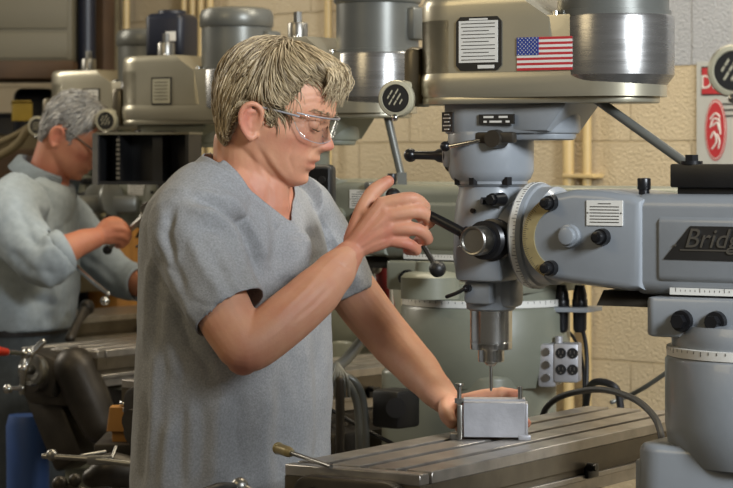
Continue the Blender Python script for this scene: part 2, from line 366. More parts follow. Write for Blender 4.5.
def make_machine(label):
    t = thing('milling_machine', label, 'milling machine', group='milling machines in the row')
    # base, column
    mb = MB(); mb.prism(rrect(-.16, .74, -.2, .2, .06), 0, .09, bev=.012); mb.prism(rrect(.30, .72, -.16, .16, .05), .09, .3, bev=.02)
    mb.build('base', PAINT, t)
    mb = MB()
    mb.prism(rrect(.318, .64, -.145, .10, .055, 8), .3, 1.13, bev=.012, seg=3)
    mb.lathe([(.158, 1.10), (.171, 1.13), (.175, 1.16), (.175, 1.256), (.171, 1.262), (0, 1.262)], (.505, 0, 0), seg=64)
    mb.box((.325, 0, .75), (.05, .17, .7), bev=.006)
    mb.build('column', PAINT, t)
    mb = MB(); mb.lathe([(.165, 1.262), (.1725, 1.263), (.1725, 1.2765), (.165, 1.277)], (.505, 0, 0), seg=72)
    mb.mi = 1
    for k in range(72):
        a = 2*math.pi*k/72; h = .007 if k % 5 == 0 else .004
        mb.box((.505+.1725*math.cos(a), .1725*math.sin(a), 1.2755-h/2), (.0008, .0012, h), Matrix.Rotation(a, 4, 'Z'))
    mb.build('swivel_scale', [M['white'], M['ink']], t)
    # turret: round foot, square block with clamp bolts
    mb = MB(); mb.lathe([(.164, 1.277), (.166, 1.292), (.158, 1.310), (.10, 1.318)], (.505, 0, 0), seg=64)
    mb.prism(rrect(.335, .67, -.125, .125, .018), 1.292, 1.352, bev=.006)
    mb.box((.50, 0, 1.347), (.30, .13, .02))
    mb.build('turret', PAINT, t)
    for x in (.40, .455):
        mb = MB(); mb.cyl((x, -.112, 1.318), (x, -.134, 1.318), .019, .016); mb.hexa((x, -.132, 1.318), (x, -.147, 1.318), .011)
        mb.build('clamp_bolt', M['black'], t)
    # ram with its dovetail, rule, nameplate
    mb = MB()
    mb.prism([(y, z) for y, z in rrect(-.092, .092, 1.353, 1.508, .022, 8)], .30, 1.02, Matrix(((0, 0, 1, 0), (1, 0, 0, 0), (0, 1, 0, 0), (0, 0, 0, 1))), bev=.012, seg=3)
    mb.prism([(y, z) for y, z in rrect(-.0965, .0965, 1.372, 1.476, .012, 5)], .345, 1.0, Matrix(((0, 0, 1, 0), (1, 0, 0, 0), (0, 1, 0, 0), (0, 0, 0, 1))), bev=.004)
    mb.build('ram', PAINT, t)
    mb = MB(); mb.prism([(-.05, 1.356), (.05, 1.356), (.075, 1.333), (-.075, 1.333)], .23, .98, Matrix(((0, 0, 1, 0), (1, 0, 0, 0), (0, 1, 0, 0), (0, 0, 0, 1))))
    mb.build('ram_dovetail', M['darkiron'], t)
    mb = MB(); mb.box((.60, -.0935, 1.3605), (.47, .005, .0105)); mb.mi = 1
    for k in range(58):
        mb.box((.375+k*.008, -.0962, 1.3628-.001*(k % 5 != 0)), (.0007, .0006, .006 if k % 5 == 0 else .003))
    mb.build('ram_rule', [M['white'], M['ink']], t)
    # knuckle between ram and head, swivel ring with brass scale
    mb = MB()
    kx = ML(561, 236, -.098).x
    pro = [(kx+.070*math.cos(math.radians(t)), 1.438+.0705*math.sin(math.radians(t))) for t in range(100, 262, 9)]
    pro += [(.295, 1.358), (.32, 1.36), (.32, 1.50), (.30, 1.506), (.25, 1.512), (.20, 1.514)]
    mb.prism([(x, z) for x, z in pro], -.098, .098, Matrix(((1, 0, 0, 0), (0, 0, 1, 0), (0, 1, 0, 0), (0, 0, 0, 1))), bev=.014, seg=4)
    kn = mb.build('ram_adapter', PAINT, t)
    mb = MB(); mb.lathe([(.05, -.02), (.078, -.016), (.0855, -.010), (.0855, .004), (.083, .010), (.079, .012), (.079, .034), (.072, .040), (.05, .040)], (.088, 0, 1.438), (1, 0, 0), 64)
    mb.build('swivel_flange', PAINT, t)
    mb = MB(); mb.lathe([(.084, -.0085), (.0862, -.008), (.0862, .003), (.084, .0035)], (.088, 0, 1.438), (1, 0, 0), 64); mb.mi = 1
    for k in range(90):
        a = 2*math.pi*k/90; h = .008 if k % 5 == 0 else .004
        mb.box((.092-h/2-.001, .0863*math.cos(a), 1.438+.0863*math.sin(a)), (h, .0008, .0008), Matrix.Rotation(a, 4, 'X'))
    mb.build('tilt_scale', [M['white'], M['ink']], t)
    mb = MB(); arc = [math.radians(t) for t in range(112, 250, 6)]
    TB = Matrix(((1, 0, 0, kx), (0, 0, -1, 0), (0, 1, 0, 1.438), (0, 0, 0, 1)))
    mb.prism([(.067*math.cos(t), .067*math.sin(t)) for t in arc]+[(.047*math.cos(t), .047*math.sin(t)) for t in arc[::-1]], .0972, .1005, TB); mb.mi = 1
    for dg in range(116, 246, 3):
        r = math.radians(dg); h = .008 if dg % 15 < 3 else .0045
        mb.prism([(q*math.cos(r+w), q*math.sin(r+w)) for q, w in ((.066-h, -.006), (.066, -.006), (.066, .006), (.066-h, .006))], .1005, .1009, TB)
    mb.build('brass_scale', [M['brass'], M['ink']], t)
    for px, py, r in ((551.5, 203, .0105), (551.5, 268, .0105), (603, 237, .0115)):
        q = ML(px, py, -.098); mb = MB(); mb.cyl(q+Vector((0, .01, 0)), q+Vector((0, -.012, 0)), r*1.25, r*1.1); mb.cyl(q+Vector((0, -.01, 0)), q+Vector((0, -.026, 0)), r*.9, r*.8, bev=.002); mb.hexa(q+Vector((0, -.02, 0)), q+Vector((0, -.028, 0)), r*.5)
        mb.build('socket_bolt', M['black'], t)
    q = ML(570, 236, -.098); mb = MB(); mb.cyl(q+Vector((0, .01, 0)), q+Vector((0, -.008, 0)), .019, .018, bev=.002); mb.cyl(q+Vector((0, -.006, 0)), q+Vector((0, -.016, 0)), .0145, .0135, bev=.002)
    mb.build('pivot_plug', PAINT, t)
    q = ML(605, 213, -.098); mb = MB(); mb.box(q+Vector((0, -.001, 0)), (.062, .002, .039)); mb.mi = 1
    for k in range(7):
        mb.box(q+Vector((0 if k else -.0, -.0022, .0145-k*.0048)), (.05 if k else .022, .0006, .0013))
    for s in (-1, 1): mb.box(q+Vector((s*.0285, -.0022, .0)), (.002, .001, .002))
    mb.build('capacity_plate', [M['white'], M['ink']], t)
    # upper head, lower head, quill
    mb = MB(); mb.lathe([(.056, 1.522), (.065, 1.530), (.070, 1.542), (.0708, 1.60), (.069, 1.606), (0, 1.606)], seg=56)
    mb.box((-.045, -.02, 1.568), (.05, .06, .048), bev=.014)
    mb.build('gear_head', PAINT, t)
    mb = MB()
    mb.lathe([(.045, 1.368), (.058, 1.376), (.062, 1.40), (.0615, 1.43), (.0605, 1.462), (.0575, 1.49), (.0535, 1.508), (.053, 1.516), (.060, 1.521), (.060, 1.5255), (0, 1.5255)], seg=56)
    mb.lathe([(.05, 0), (.056, .02), (.066, .06)], (.028, 0, 1.44), (1, 0, 0), 48)
    mb.box((.012, -.035, 1.393), (.086, .07, .06), bev=.010)
    mb.build('quill_housing', PAINT, t)
    mb = MB(); mb.lathe([(.036, 1.314), (.040, 1.317), (.041, 1.325), (.041, 1.365), (.045, 1.376)], seg=48)
    mb.box((.002, -.040, 1.345), (.05, .026, .038), bev=.007); mb.box((.03, .0, 1.345), (.04, .05, .05), bev=.01)
    mb.build('quill_collar', PAINT, t)
    mb = MB(); mb.cyl((-.012, -.062, 1.352), (-.012, -.040, 1.352), .0062); mb.hexa((-.012, -.066, 1.352), (-.012, -.060, 1.352), .0045); mb.tube([(-.012, -.064, 1.352), (-.028, -.066, 1.344), (-.045, -.066, 1.338)], .0032)
    mb.build('quill_lock', M['black'], t)
    mb = MB(); mb.lathe([(.0, 1.230), (.0205, 1.230), (.0215, 1.2325), (.0215, 1.247), (.0225, 1.2495), (.0335, 1.2505), (.0345, 1.2525), (.0345, 1.262), (.0340, 1.2625), (.0340, 1.264), (.0345, 1.2645), (.0345, 1.318)], seg=56)
    ql = mb.build('quill', M['steel'], t)
    mb = MB(); mb.lathe([(.0, 1.181), (.0012, 1.1815), (.0026, 1.186), (.0027, 1.222), (.007, 1.224), (.011, 1.228), (.012, 1.232)], seg=18)
    mb.build('drill_bit', M['satin'], ql)
    # quill feed hub on the side that faces the photographer
    c = Vector((.042, -.06, 1.432))
    mb = MB(); mb.lathe([(.034, 0), (.034, .012), (.026, .014), (.026, .022), (.031, .024)] + [(.031 if k % 2 else .0295, .024+.0017*k) for k in range(10)] + [(.024, .040), (.024, .046)], c, (0, -1, 0), 44)
    hub = mb.build('feed_hub', M['black'], t)
    mb = MB(); mb.lathe([(.0225, .040), (.0235, .042), (.0235, .074), (.0215, .076), (.0195, .0755), (.018, .072), (0, .072)], c, (0, -1, 0), 44)
    mb.build('hub_cap', M['satin'], hub)
    # gear case and belt housing
    mb = MB(); mb.prism(stadium(-.012, .066, .10, .057), 1.602, 1.655, bev=.006); mb.prism(stadium(.0, .060, .10, .05), 1.592, 1.61, bev=.006)
    mb.prism([(.07, 1.648), (.172, 1.652), (.135, 1.606), (.07, 1.606)], -.06, .06, Matrix(((1, 0, 0, 0), (0, 0, 1, 0), (0, 1, 0, 0), (0, 0, 0, 1))), bev=.006)
    mb.build('gear_case', PAINT, t)
    mb = MB()
    mb.prism(stadium(-.030, .087, .222, .074), 1.650, 1.662, bev=.003)
    mb.loft([[Vector((x, y, z)) for x, y in stadium(-.030, ra, .222, .0855)] for z, ra in ((1.660, .085), (1.668, .0885), (1.685, .0895), (1.694, .0890), (1.699, .087), (1.786, .087), (1.7885, .085))])
    hs, he = ML(514, 2, -.087).x, ML(549, 22, -.087).x
    mb.loft([[Vector((min(x, hs+(he-hs)*(1.825-min(z, 1.825))/.04), y*sc, z)) for x, y in stadium(-.030+sh, .087, he, .087)] for z, sc, sh in ((1.70, 1, 0), (1.785, 1, 0), (1.808, 1, 0), (1.818, .985, .0015), (1.824, .94, .005), (1.826, .86, .012))])
    hb = mb.build('belt_housing', M['housing'], t, sharp=30)
    mb = MB(); mb.lathe([(.066, 1.6575), (.068, 1.661), (.0905, 1.690), (.093, 1.694), (.0935, 1.784), (.092, 1.788), (.06, 1.7895)], (.226, 0, 0), seg=72);
    o = lab(mb.build('rear_drum', M['drum'], t, sharp=30), 'bright brushed metal rear drum')
    for k, (x, y) in enumerate(((.13, -.07), (.16, -.078), (.03, -.04))):
        z = 1.789 if k < 2 else 1.826
        mb = MB(); mb.cyl((x, y, z-.002), (x, y, z+.006), .006, .005, 16); mb.build('housing_screw', M['steel'], t)
    mb = MB(); mb.lathe([(.092, 1.786), (.092, 1.796), (.0885, 1.7965), (.0885, 1.893), (.0915, 1.8945), (.0935, 1.898), (.0935, 1.925), (.088, 1.938), (.07, 1.944), (0, 1.946)], (.222, 0, 0), seg=64)
    mt = mb.build('motor', M['motor'], t)
    mb = MB(); mb.box((.312, .02, 1.85), (.03, .06, .07), bev=.008); mb.build('terminal_box', M['motor'], mt)
    mb = MB(); mb.cyl((0, 0, 1.80), (0, 0, 1.862), .022, bev=.003); mb.hexa((0, 0, 1.86), (0, 0, 1.886), .010); mb.build('drawbar', M['satin'], t)
    speed_dial(t)
    # levers and knobs on the head
    mb = MB(); a = Vector((-.066, -.022, 1.567)); mb.lathe([(.024, -.012), (.0265, -.008), (.0265, 0), (.013, .004), (.011, .02), (.0075, .026), (.0072, .062)], a, (-1, -.12, .02), 32); mb.ball(a+Vector((-.070, -.008, .001)), .0115)
    mb.build('range_lever', M['black'], t)
    q = Vector((-.0, -.066, 1.588)); mb = MB(); mb.tube([q+Vector((.03, 0, .006)), q+Vector((.0, -.006, 0)), q+Vector((-.034, -.01, -.006))], .0038)
    lv = mb.build('brake_lever', M['steel'], t); MB().ball(q+Vector((-.042, -.011, -.006)), .0085).build('lever_knob', M['black'], lv)
    mb = MB(); mb.cyl((.045, -.05, 1.594), (.045, -.078, 1.594), .016, .014); mb.box((.045, -.064, 1.596), (.07, .016, .018), bev=.004); mb.build('selector', M['darkiron'], t)
    mb = MB(); mb.box((.047, -.0655, 1.6255), (.064, .004, .016)); mb.mi = 1
    for x, w_, z in ((.033, .018, 1.629), (.060, .016, 1.629), (.027, .006, 1.6215), (.046, .022, 1.6215), (.068, .007, 1.6215)): mb.box((x, -.0677, z), (w_, .0006, .0032))
    mb.build('brake_plate', [M['plateblack'], M['white']], t)
    mb = MB(); mb.box((-.048, -.056, 1.622), (.028, .006, .032), Matrix.Rotation(math.radians(-22), 4, 'Z')); mb.mi = 1
    for k in range(5): mb.box((-.0495, -.0595, 1.634-k*.006), (.019 if k % 2 else .012, .001, .0018), Matrix.Rotation(math.radians(-22), 4, 'Z'))
    mb.build('range_plate', [M['plateblack'], M['white']], t)
    for x, y, z in ((-.034, -.046, 1.5235), (.05, -.036, 1.5235), (.0, -.058, 1.5235)):
        mb = MB(); mb.hexa((x, y, z-.004), (x, y, z+.009), .0085); mb.build('head_nut', M['black'], t)
    mb = MB(); mb.cyl((.048, -.050, 1.497), (.048, -.082, 1.497), .011, .010); mb.hexa((.048, -.08, 1.497), (.048, -.092, 1.497), .008); mb.cyl((.03, -.05, 1.494), (.018, -.064, 1.494), .006)
    mb.build('tilt_bolt', M['black'], t)
    mb = MB(); mb.cyl((.0, -.0585, 1.478), (0, -.0625, 1.478), .004); mb.build('oil_plug', M['black'], t)
    # brace from the belt housing back to the ram, knob on the ram
    a, b = Vector((.19, -.02, 1.664)), Vector((.372, -.02, 1.545))
    mb = MB(); mb.cyl(a, b, .0075); mb.build('brace_rod', M['motor'], t)
    mb = MB(); mb.box((.505, -.02, 1.536), (.30, .11, .036), bev=.003); mb.box((.42, -.02, 1.513), (.115, .09, .02), bev=.003); mb.box((.57, -.02, 1.513), (.14, .09, .02), bev=.003)
    bl = mb.build('clamp_block', M['plastic'], t); mb = MB(); mb.cyl((.385, -.06, 1.553), (.385, -.06, 1.5585), .017); mb.hexa((.385, -.06, 1.558), (.385, -.06, 1.568), .011); mb.build('clamp_bolt', M['black'], bl)
    mb = MB(); mb.cyl((.30, -.05, 1.500), (.30, -.05, 1.520), .0085); mb.cyl((.30, -.05, 1.514), (.30, -.05, 1.532), .0105, bev=.0015); mb.build('ram_lock', M['black'], t)
    # knee, saddle, table
    mb = MB(); mb.box((.12, 0, .78), (.38, .23, .26), bev=.012); mb.box((.0, 0, .62), (.12, .12, .2), bev=.01); mb.cyl((.02, 0, .08), (.02, 0, .6), .04)
    mb.build('knee', PAINT, t)
    mb = MB(); mb.box((.08, 0, .945), (.34, .36, .09), bev=.008); mb.box((.02, 0, .995), (.26, .34, .035), bev=.004); mb.box((.15, -.06, .985), (.045, .05, .03), bev=.006); mb.cyl((.15, -.11, .98), (.15, -.14, .98), .018)
    mb.build('saddle', M['darkiron'], t)
    x0, x1, y0, y1, zt = -.105, .132, -.447, .553, 1.104
    xs = [x0]
    for c0 in (-.052, .0135, .079): xs += [c0-.0085, c0+.0085]
    xs.append(x1)
    mb = MB()
    for k in range(0, len(xs), 2): mb.box(((xs[k]+xs[k+1])/2, (y0+.035+y1)/2, zt-.009), (xs[k+1]-xs[k], y1-y0-.035, .018), bev=.0012, seg=1)
    mb.mi = 1
    for k in range(0, len(xs), 2): mb.box(((xs[k]+xs[k+1])/2, (y0+.035+y1)/2, zt-.028), (xs[k+1]-xs[k], y1-y0-.035, .020))
    mb.box(((x0+x1)/2, y0+.0175, zt-.028), (x1-x0, .034, .020))
    mb.box(((x0+x1)/2, (y0+y1)/2, zt-.0425), (x1-x0, y1-y0, .009))
    mb.mi = 0
    mb.box(((x0+x1)/2, y0+.0135, zt-.0095), (x1-x0, .027, .017), bev=.0015, seg=1)
    mb.mi = 1
    mb.box(((x0+x1)/2-.002, (y0+y1)/2, zt-.053), (x1-x0-.012, y1-y0-.01, .016), bev=.001, seg=1)
    mb.mi = 0
    mb.box(((x0+x1)/2, (y0+y1)/2, zt-.064), (x1-x0-.001, y1-y0-.004, .009), bev=.001, seg=1)
    mb.box(((x0+x1)/2, (y0+y1)/2, zt-.078), (x1-x0-.014, y1-y0-.02, .022), bev=.001, seg=1)
    tb = mb.build('table', [M['iron'], M['tableside']], t)
    mb = MB(); mb.box((x1+.001, .10, zt-.055), (.008, .04, .022), bev=.002); mb.cyl((x1+.004, .08, zt-.046), (x1+.014, .08, zt-.046), .007); mb.hexa((x1+.012, .08, zt-.046), (x1+.02, .08, zt-.046), .006)
    mb.build('table_stop', M['black'], tb)
    mb = MB(); mb.prism([(x, z) for x, z in rrect(-.075, .115, .97, 1.093, .03)], .447, .475, Matrix(((1, 0, 0, 0), (0, 0, -1, 0), (0, 1, 0, 0), (0, 0, 0, 1))), bev=.006)
    for x in (-.035, .07): mb.cyl((x, -.474, 1.07), (x, -.48, 1.07), .008)
    mb.cyl((.0, -.47, 1.03), (.0, -.53, 1.03), .03, .024)
    br = mb.build('end_bracket', M['darkiron'], tb)
    mb = MB(); mb.cyl((0, -.53, 1.03), (0, -.55, 1.03), .032, bev=.003); mb.cyl((0, -.55, 1.03), (0, -.565, 1.03), .018)
    tip = Vector((-.118, -.545, 1.08)); mb.tube([(0, -.548, 1.03), (-.06, -.545, 1.055), tip], .0075); mb.ball(tip, .013); mb.tube([(0, -.548, 1.03), (.05, -.548, 1.008)], .009); mb.ball((.055, -.548, 1.006), .017)
    mb.tube([tip+Vector((0, -.0, 0)), tip+Vector((.0, -.075, 0))], .006)
    ck = mb.build('crank', M['satin'], tb)
    mb = MB(); mb.tube([tip+Vector((0, -.02, 0)), tip+Vector((0, -.05, 0)), tip+Vector((0, -.085, 0))], [.008, .0115, .009]); mb.build('crank_grip', M['plastic'], ck)
    return t
def feed_lever(m, ang, length=.172):
    c = Vector((.042, -.119, 1.432)); d = Vector((-math.cos(ang), 0, math.sin(ang)))
    mb = MB(); mb.tube([c+d*.018, c+d*.06, c+d*(length-.012)], [(.0085, .006), (.0085, .006), (.0065, .0055)]); mb.lathe([(.012, -.01), (.0125, -.004), (.0125, .01)], c+d*.018, d, 24)
    lv = mb.build('feed_lever', M['satin'] if m is not mill and ang < 0 else M['black'], m)
    mb = MB(); mb.ball(c+d*length, .0128, 24); mb.build('lever_knob', M['plastic'], lv)
    return lv

mill = make_machine('grey-blue milling machine with a flag sticker on its belt housing and a drill bit fitted')
OFF = {2: Vector((-.355, 1.35, 0)), 3: Vector((-.72, 2.25, 0)), 4: Vector((-1.035, 3.25, 0)), 0: Vector((.369, -1.215, 0))}
LAB = {2: 'grey milling machine with olive light in its colour behind the grey T-shirt, its motor above the sandy-haired forehead',
       3: 'grey milling machine with olive light in its colour with its motor just left of the sandy hair, worked by silver-haired person',
       4: 'farthest milling machine of the row, its small motor up and right of the silver hair',
       0: 'milling machine at the right edge of the photo, only its round dial showing'}
SW = {M['paint']: M['paint_olive_light']}
mills = {1: mill}
for k in (2, 3, 4, 0):
    mills[k] = copy_tree(mill, swap=SW if k else None, skip=('drill_bit',) if k == 0 else ('drill_bit', 'clamp_block', 'brace_rod', 'crank')); mills[k]['label'] = LAB[k]
for k, m in mills.items():
    m.location = S1+OFF.get(k, Vector((0, 0, 0))); m.rotation_euler.z = ANG-(math.radians(6) if k == 2 else 0)
    ROOT[m.name] = Matrix.Translation(m.location) @ Matrix.Rotation(m.rotation_euler.z, 4, 'Z')
def toM(k, w): return ROOT[mills[k].name].inverted() @ w
for k, a in ((1, 24), (2, 60), (3, -36), (4, 40), (0, 70)): feed_lever(mills[k], math.radians(a))

# what only the nearest machine shows: flag, lubrication plate, maker's plate
q = ML(544.5, 53.5, -.0875)
mb = MB(); W, H = .098, .0525
for k in range(13):
    mb.mi = 0 if k % 2 == 0 else 1
    mb.box((q.x, -.0878, q.z+H/2-(k+.5)*H/13), (W, .0012, H/13))
mb.mi = 2; mb.box((q.x-W/2+W*.2, -.0886, q.z+H/2-H*7/26), (W*.4, .0012, H*7/13)); mb.mi = 1
for r in range(9):
    for c in range(6 if r % 2 == 0 else 5):
        x = q.x-W/2+W*.4*((c+.5)/6 if r % 2 == 0 else (c+1)/6); z = q.z+H/2-H*7/13*(r+.5)/9
        pts = [(.00125*(1 if i % 2 == 0 else .42)*math.sin(i*math.pi/5), .00125*(1 if i % 2 == 0 else .42)*math.cos(i*math.pi/5)) for i in range(10)]
        mb.prism(pts, .0890, .0894, Matrix(((1, 0, 0, x), (0, 0, -1, 0), (0, 1, 0, z), (0, 0, 0, 1))))
flag = lab(mb.build('flag_sticker', [M['red'], M['white'], M['blue']], mill, sharp=None), 'red, white and blue striped flag sticker')
q = ML(479, 43.5, -.0875)
mb = MB(); w, h = .083, .086; c = .008
mb.prism([(-w/2+c, -h/2), (w/2-c, -h/2), (w/2, -h/2+c), (w/2, h/2-c), (w/2-c, h/2), (-w/2+c, h/2), (-w/2, h/2-c), (-w/2, -h/2+c)], .086, .0895, Matrix(((1, 0, 0, q.x), (0, 0, -1, 0), (0, 1, 0, q.z), (0, 0, 0, 1))))
mb.mi = 1; mb.box((q.x, -.0899, q.z+.003), (w*.86, .001, h*.78)); mb.box((q.x+.014, -.0899, q.z-h*.435), (.03, .001, .0055))
mb.mi = 0
for k in range(11): mb.box((q.x-(.004 if k % 3 == 2 else 0), -.0906, q.z+.032-k*.0058), (w*.74-(.014 if k % 3 == 2 else 0), .0006, .0011))
mb.mi = 1; mb.box((q.x, -.0898, q.z+h*.452), (.034, .0008, .0028))
mb.build('instruction_plate', [M['plateblack'], M['white']], mill, sharp=None)
pl = ML(664, 259, -.097); pu = ML(690.5, 226, -.097); xe = pl.x+.30
mb = MB(); mb.prism([(pl.x, pl.z), (xe, pl.z-.001), (xe+.05, pu.z), (pu.x, pu.z)], .0955, .0985, Matrix(((1, 0, 0, 0), (0, 0, -1, 0), (0, 1, 0, 0), (0, 0, 0, 1))))
mb.mi = 1; mb.text('Bridgeport', side((pl.x+.034, -.0985, pl.z+.0185), .0008), .042, .0012, .32)
mb.box((pl.x+.085, -.0992, pl.z+.0145), (.115, .001, .0022)); mb.box((pl.x+.17, -.0992, pl.z+.008), (.04, .001, .004))
mb.cyl((pl.x+.020, -.0985, pl.z+.0215), (pl.x+.020, -.1, pl.z+.0215), .002)
mb.build('maker_plate', [M['plateblack'], M['steel']], mill, sharp=None)

# extras on the machines behind
def panel_console(k, c, size, face, name='control_console', light=False):
    mb = MB(); mb.box(c, size, face, bev=.008)
    if light: mb.mi = 1; mb.box(Vector(c)+face @ Vector((0, 0, size[2]/2-.002)), (size[0]*1.01, size[1]*1.02, .006), face)
    return mb
# ball-topped table clamp and feed box of the second machine
b2 = P(437.5, 269, 4.62)
mb = MB(); mb.tube([P(414, 228, 4.66), P(426, 250, 4.64), b2], .0055); lv = mb.build('gear_lever', M['black'], mills[2], world=True)
o = MB().ball(b2, .0165).build('lever_knob', M['plastic'], mills[2], world=True); o.parent = lv
mb = MB(); c = P(430, 287, 4.75); mb.lathe([(.058, -.022), (.058, .02), (.05, .028), (.03, .032), (.028, .05), (0, .052)], c, (0, 0, 1), 32); mb.box(c+Vector((0, .06, -.005)), (.10, .12, .03), bev=.01)
mb.build('gear_box', M['paint_olive_light'], mills[2], world=True)
Rm = Matrix.Rotation(math.radians(-8), 4, 'Z')
c = P(304, 202, 4.86); mb = MB(); mb.box(c, (.125, .06, .152), Rm, bev=.012, seg=3); con = mb.build('control_console', M['plastic'], mills[2], world=True)
mb = MB(); mb.box(c+Rm @ Vector((0, -.0305, 0)), (.108, .002, .134), Rm); o = mb.build('console_face', M['screen'], mills[2], world=True); o.parent = con
for i, (dx, dz) in enumerate(((.042, .045), (.045, .005), (.02, -.012), (.042, -.03))):
    o = MB().cyl(c+Rm @ Vector((dx, -.031, dz)), c+Rm @ Vector((dx, -.038, dz)), .008, .007, 16).build('knob', M['plastic'], mills[2], world=True); o.parent = con
mb = MB(); mb.cyl(c+Vector((-.02, .02, -.07)), c+Vector((-.02, .04, -.35)), .012); mb.tube([c+Vector((-.02, .04, -.34)), c+Vector((.06, .16, -.35)), c+Vector((.12, .3, -.30))], .012); o = mb.build('console_arm', M['motor'], mills[2], world=True); o.parent = con
for px, py, r in ((349, 209, .016), (389, 203, .010), (339, 186, .009), (341, 238, .010)):
    q = toM(2, P(px, py, 4.95)); q.y = -.097
    MB().cyl(q+Vector((0, .008, 0)), q+Vector((0, -.012, 0)), r, r*.9, bev=.002).build('pivot_plug', M['motor'], mills[2])
# readout box on the third machine
Rr = Matrix.Rotation(math.radians(-14), 4, 'Z'); c = P(149, 159, 5.75)
mb = MB(); W, H, D = .232, .122, .10
mb.box(c+Rr @ Vector((0, D/2-.004, 0)), (W, .008, H), Rr); 
for s in (-1, 1): mb.box(c+Rr @ Vector((s*(W/2-.004), 0, 0)), (.008, D, H), Rr)
mb.box(c+Rr @ Vector((-W/2+.055, 0, 0)), (.006, D-.01, H), Rr); mb.box(c+Rr @ Vector((.03, 0.01, 0)), (.025, D-.03, H), Rr)
mb.box(c+Rr @ Vector((0, 0, -H/2+.004)), (W, D, .008), Rr)
dro = mb.build('readout_box', M['plastic'], mills[3], world=True)
mb = MB(); mb.box(c+Rr @ Vector((0, 0, H/2)), (W+.004, D+.004, .006), Rr); o = lab(mb.build('lit_top', M['pale'], mills[3], world=True), 'pale top with the light put into its colour'); o.parent = dro  # top of the black box, its lit look painted as a pale colour
mb = MB(); mb.box(c+Rr @ Vector((-W/2-.001, -D/2+.002, 0)), (.014, .012, H), Rr); o = lab(mb.build('side_trim', M['steel'], mills[3], world=True), 'bright left edge'); o.parent = dro
mb = MB()
for i in range(9): mb.box(c+Rr @ Vector((-W/2+.055, -D/2+.003, -.045+i*.0113)), (.009, .004, .006), Rr)
o = mb.build('button_strip', M['satin'], mills[3], world=True); o.parent = dro
mb = MB(); mb.tube([c+Vector((.03, .03, -.06)), c+Vector((.04, .12, -.12)), c+Vector((.10, .30, -.10))], .014); o = mb.build('box_arm', M['motor'], mills[3], world=True); o.parent = dro
# power feed, handwheel and red-gripped lever on the end of the third machine's table
mb = MB(); a, b = P(75, 368, 5.75), P(100, 425, 5.75)
mb.tube([a, a.lerp(b, .5), b], [.052, .052, .046], seg=28); mb.box(P(52, 372, 5.8), (.11, .10, .10), Matrix.Rotation(ANG, 4, 'Z') @ Matrix.Rotation(.3, 4, 'Y'), bev=.02); mb.box(P(66, 425, 5.85), (.10, .10, .2), Matrix.Rotation(ANG, 4, 'Z') @ Matrix.Rotation(-.5, 4, 'Y'), bev=.012)
pf = mb.build('power_feed', M['darkiron'], mills[3], world=True)
mb = MB(); c = P(33, 370, 5.62); mb.lathe([(.012, -.02), (.036, -.012), (.038, 0), (.036, .010), (.026, .012), (.026, .004), (.012, .006), (.010, .03)], c, (-.45, -.85, .1), 36); o = mb.build('handwheel', M['satin'], mills[3], world=True); o.parent = pf
mb = MB(); mb.tube([P(43, 342, 5.6), P(30, 356, 5.58), P(24, 372, 5.57), P(22, 392, 5.6)], .008); mb.ball(P(28, 354, 5.58), .015); mb.ball(P(23, 369, 5.57), .012); mb.ball(P(8, 389, 5.58), .012); mb.tube([P(22, 388, 5.58), P(8, 389, 5.58)], .006); mb.tube([P(27, 354, 5.58), P(3, 352, 5.5)], .006); o = mb.build('feed_crank', M['steel'], mills[3], world=True); o.parent = pf
mb = MB(); mb.tube([P(6, 352, 5.5), P(-4, 351, 5.47), P(-14, 350, 5.45)], [.009, .0115, .009]); o = lab(mb.build('crank_grip', M['redknob'], mills[3], world=True), 'red crank grip'); o.parent = pf
mb = MB(); mb.box(P(108, 384, 5.9), (.12, .03, .018), Rr @ Matrix.Rotation(.08, 4, 'Y')); o = mb.build('feed_label', M['pale'], mills[3], world=True)
mb = MB(); mb.tube([P(74, 264, 6.05), P(90, 279, 6.0), P(108, 294, 5.95)], .006); mb.ball(P(105, 301, 5.95), .012); mb.build('coolant_tube', M['steel'], mills[3], world=True)
mb = MB(); mb.tube([P(86, 308, 6.2), P(78, 322, 6.15), P(70, 338, 6.1)], [.016, .011, .014]); mb.ball(P(87, 307, 6.2), .02); mb.build('table_lock', M['darkiron'], mills[3], world=True)
# quill gear cluster of the farthest machines between the two men
mb = MB(); c = P(98, 198, 6.9); mb.cyl(c, c+Vector((.03, .1, .0)), .045, .04, bev=.006); mb.lathe([(.045, 0), (.05, .008), (.05, .016), (.036, .018)], P(108, 199, 6.87), (.8, -.5, .1), 30); mb.box(P(100, 204, 6.9), (.22, .08, .05), bev=.012)
mb.build('feed_clutch', M['motor'], mills[4], world=True)
for k, (px, py, w, h), m in ((3, (161.5, 91, .055, .062), 'ring'), (4, (91, 100, .055, .06), 'white')):
    S = S1+OFF[k]; kx = (px-366.5)/F; y = -.0885; x = (kx*(S.y+UY*y)-S.x-UX*y)/(VX-kx*VY); d = S.y+VY*x+UY*y; z = CZ+(HY-py)/F*d
    mb = MB(); mb.box((x, y, z), (w+.008, .002, h+.008)); mb.mi = 1; mb.box((x, y-.001, z), (w, .002, h)); mb.mi = 0
    for i in range(6): mb.box((x, y-.0022, z+h*.36-i*h*.14), (w*.75, .0006, .0016))
    mb.build('instruction_plate', [M['plateblack'], M[m]], mills[k], sharp=None)
a, b = P(385.5, 108, 5.12), P(404.5, 190, 5.12)
mb = MB(); mb.cyl(a, b, .0085); mb.box(P(402, 183, 5.12), (.02, .02, .045)); mb.build('brace_rod', M['motor'], mills[2], world=True)
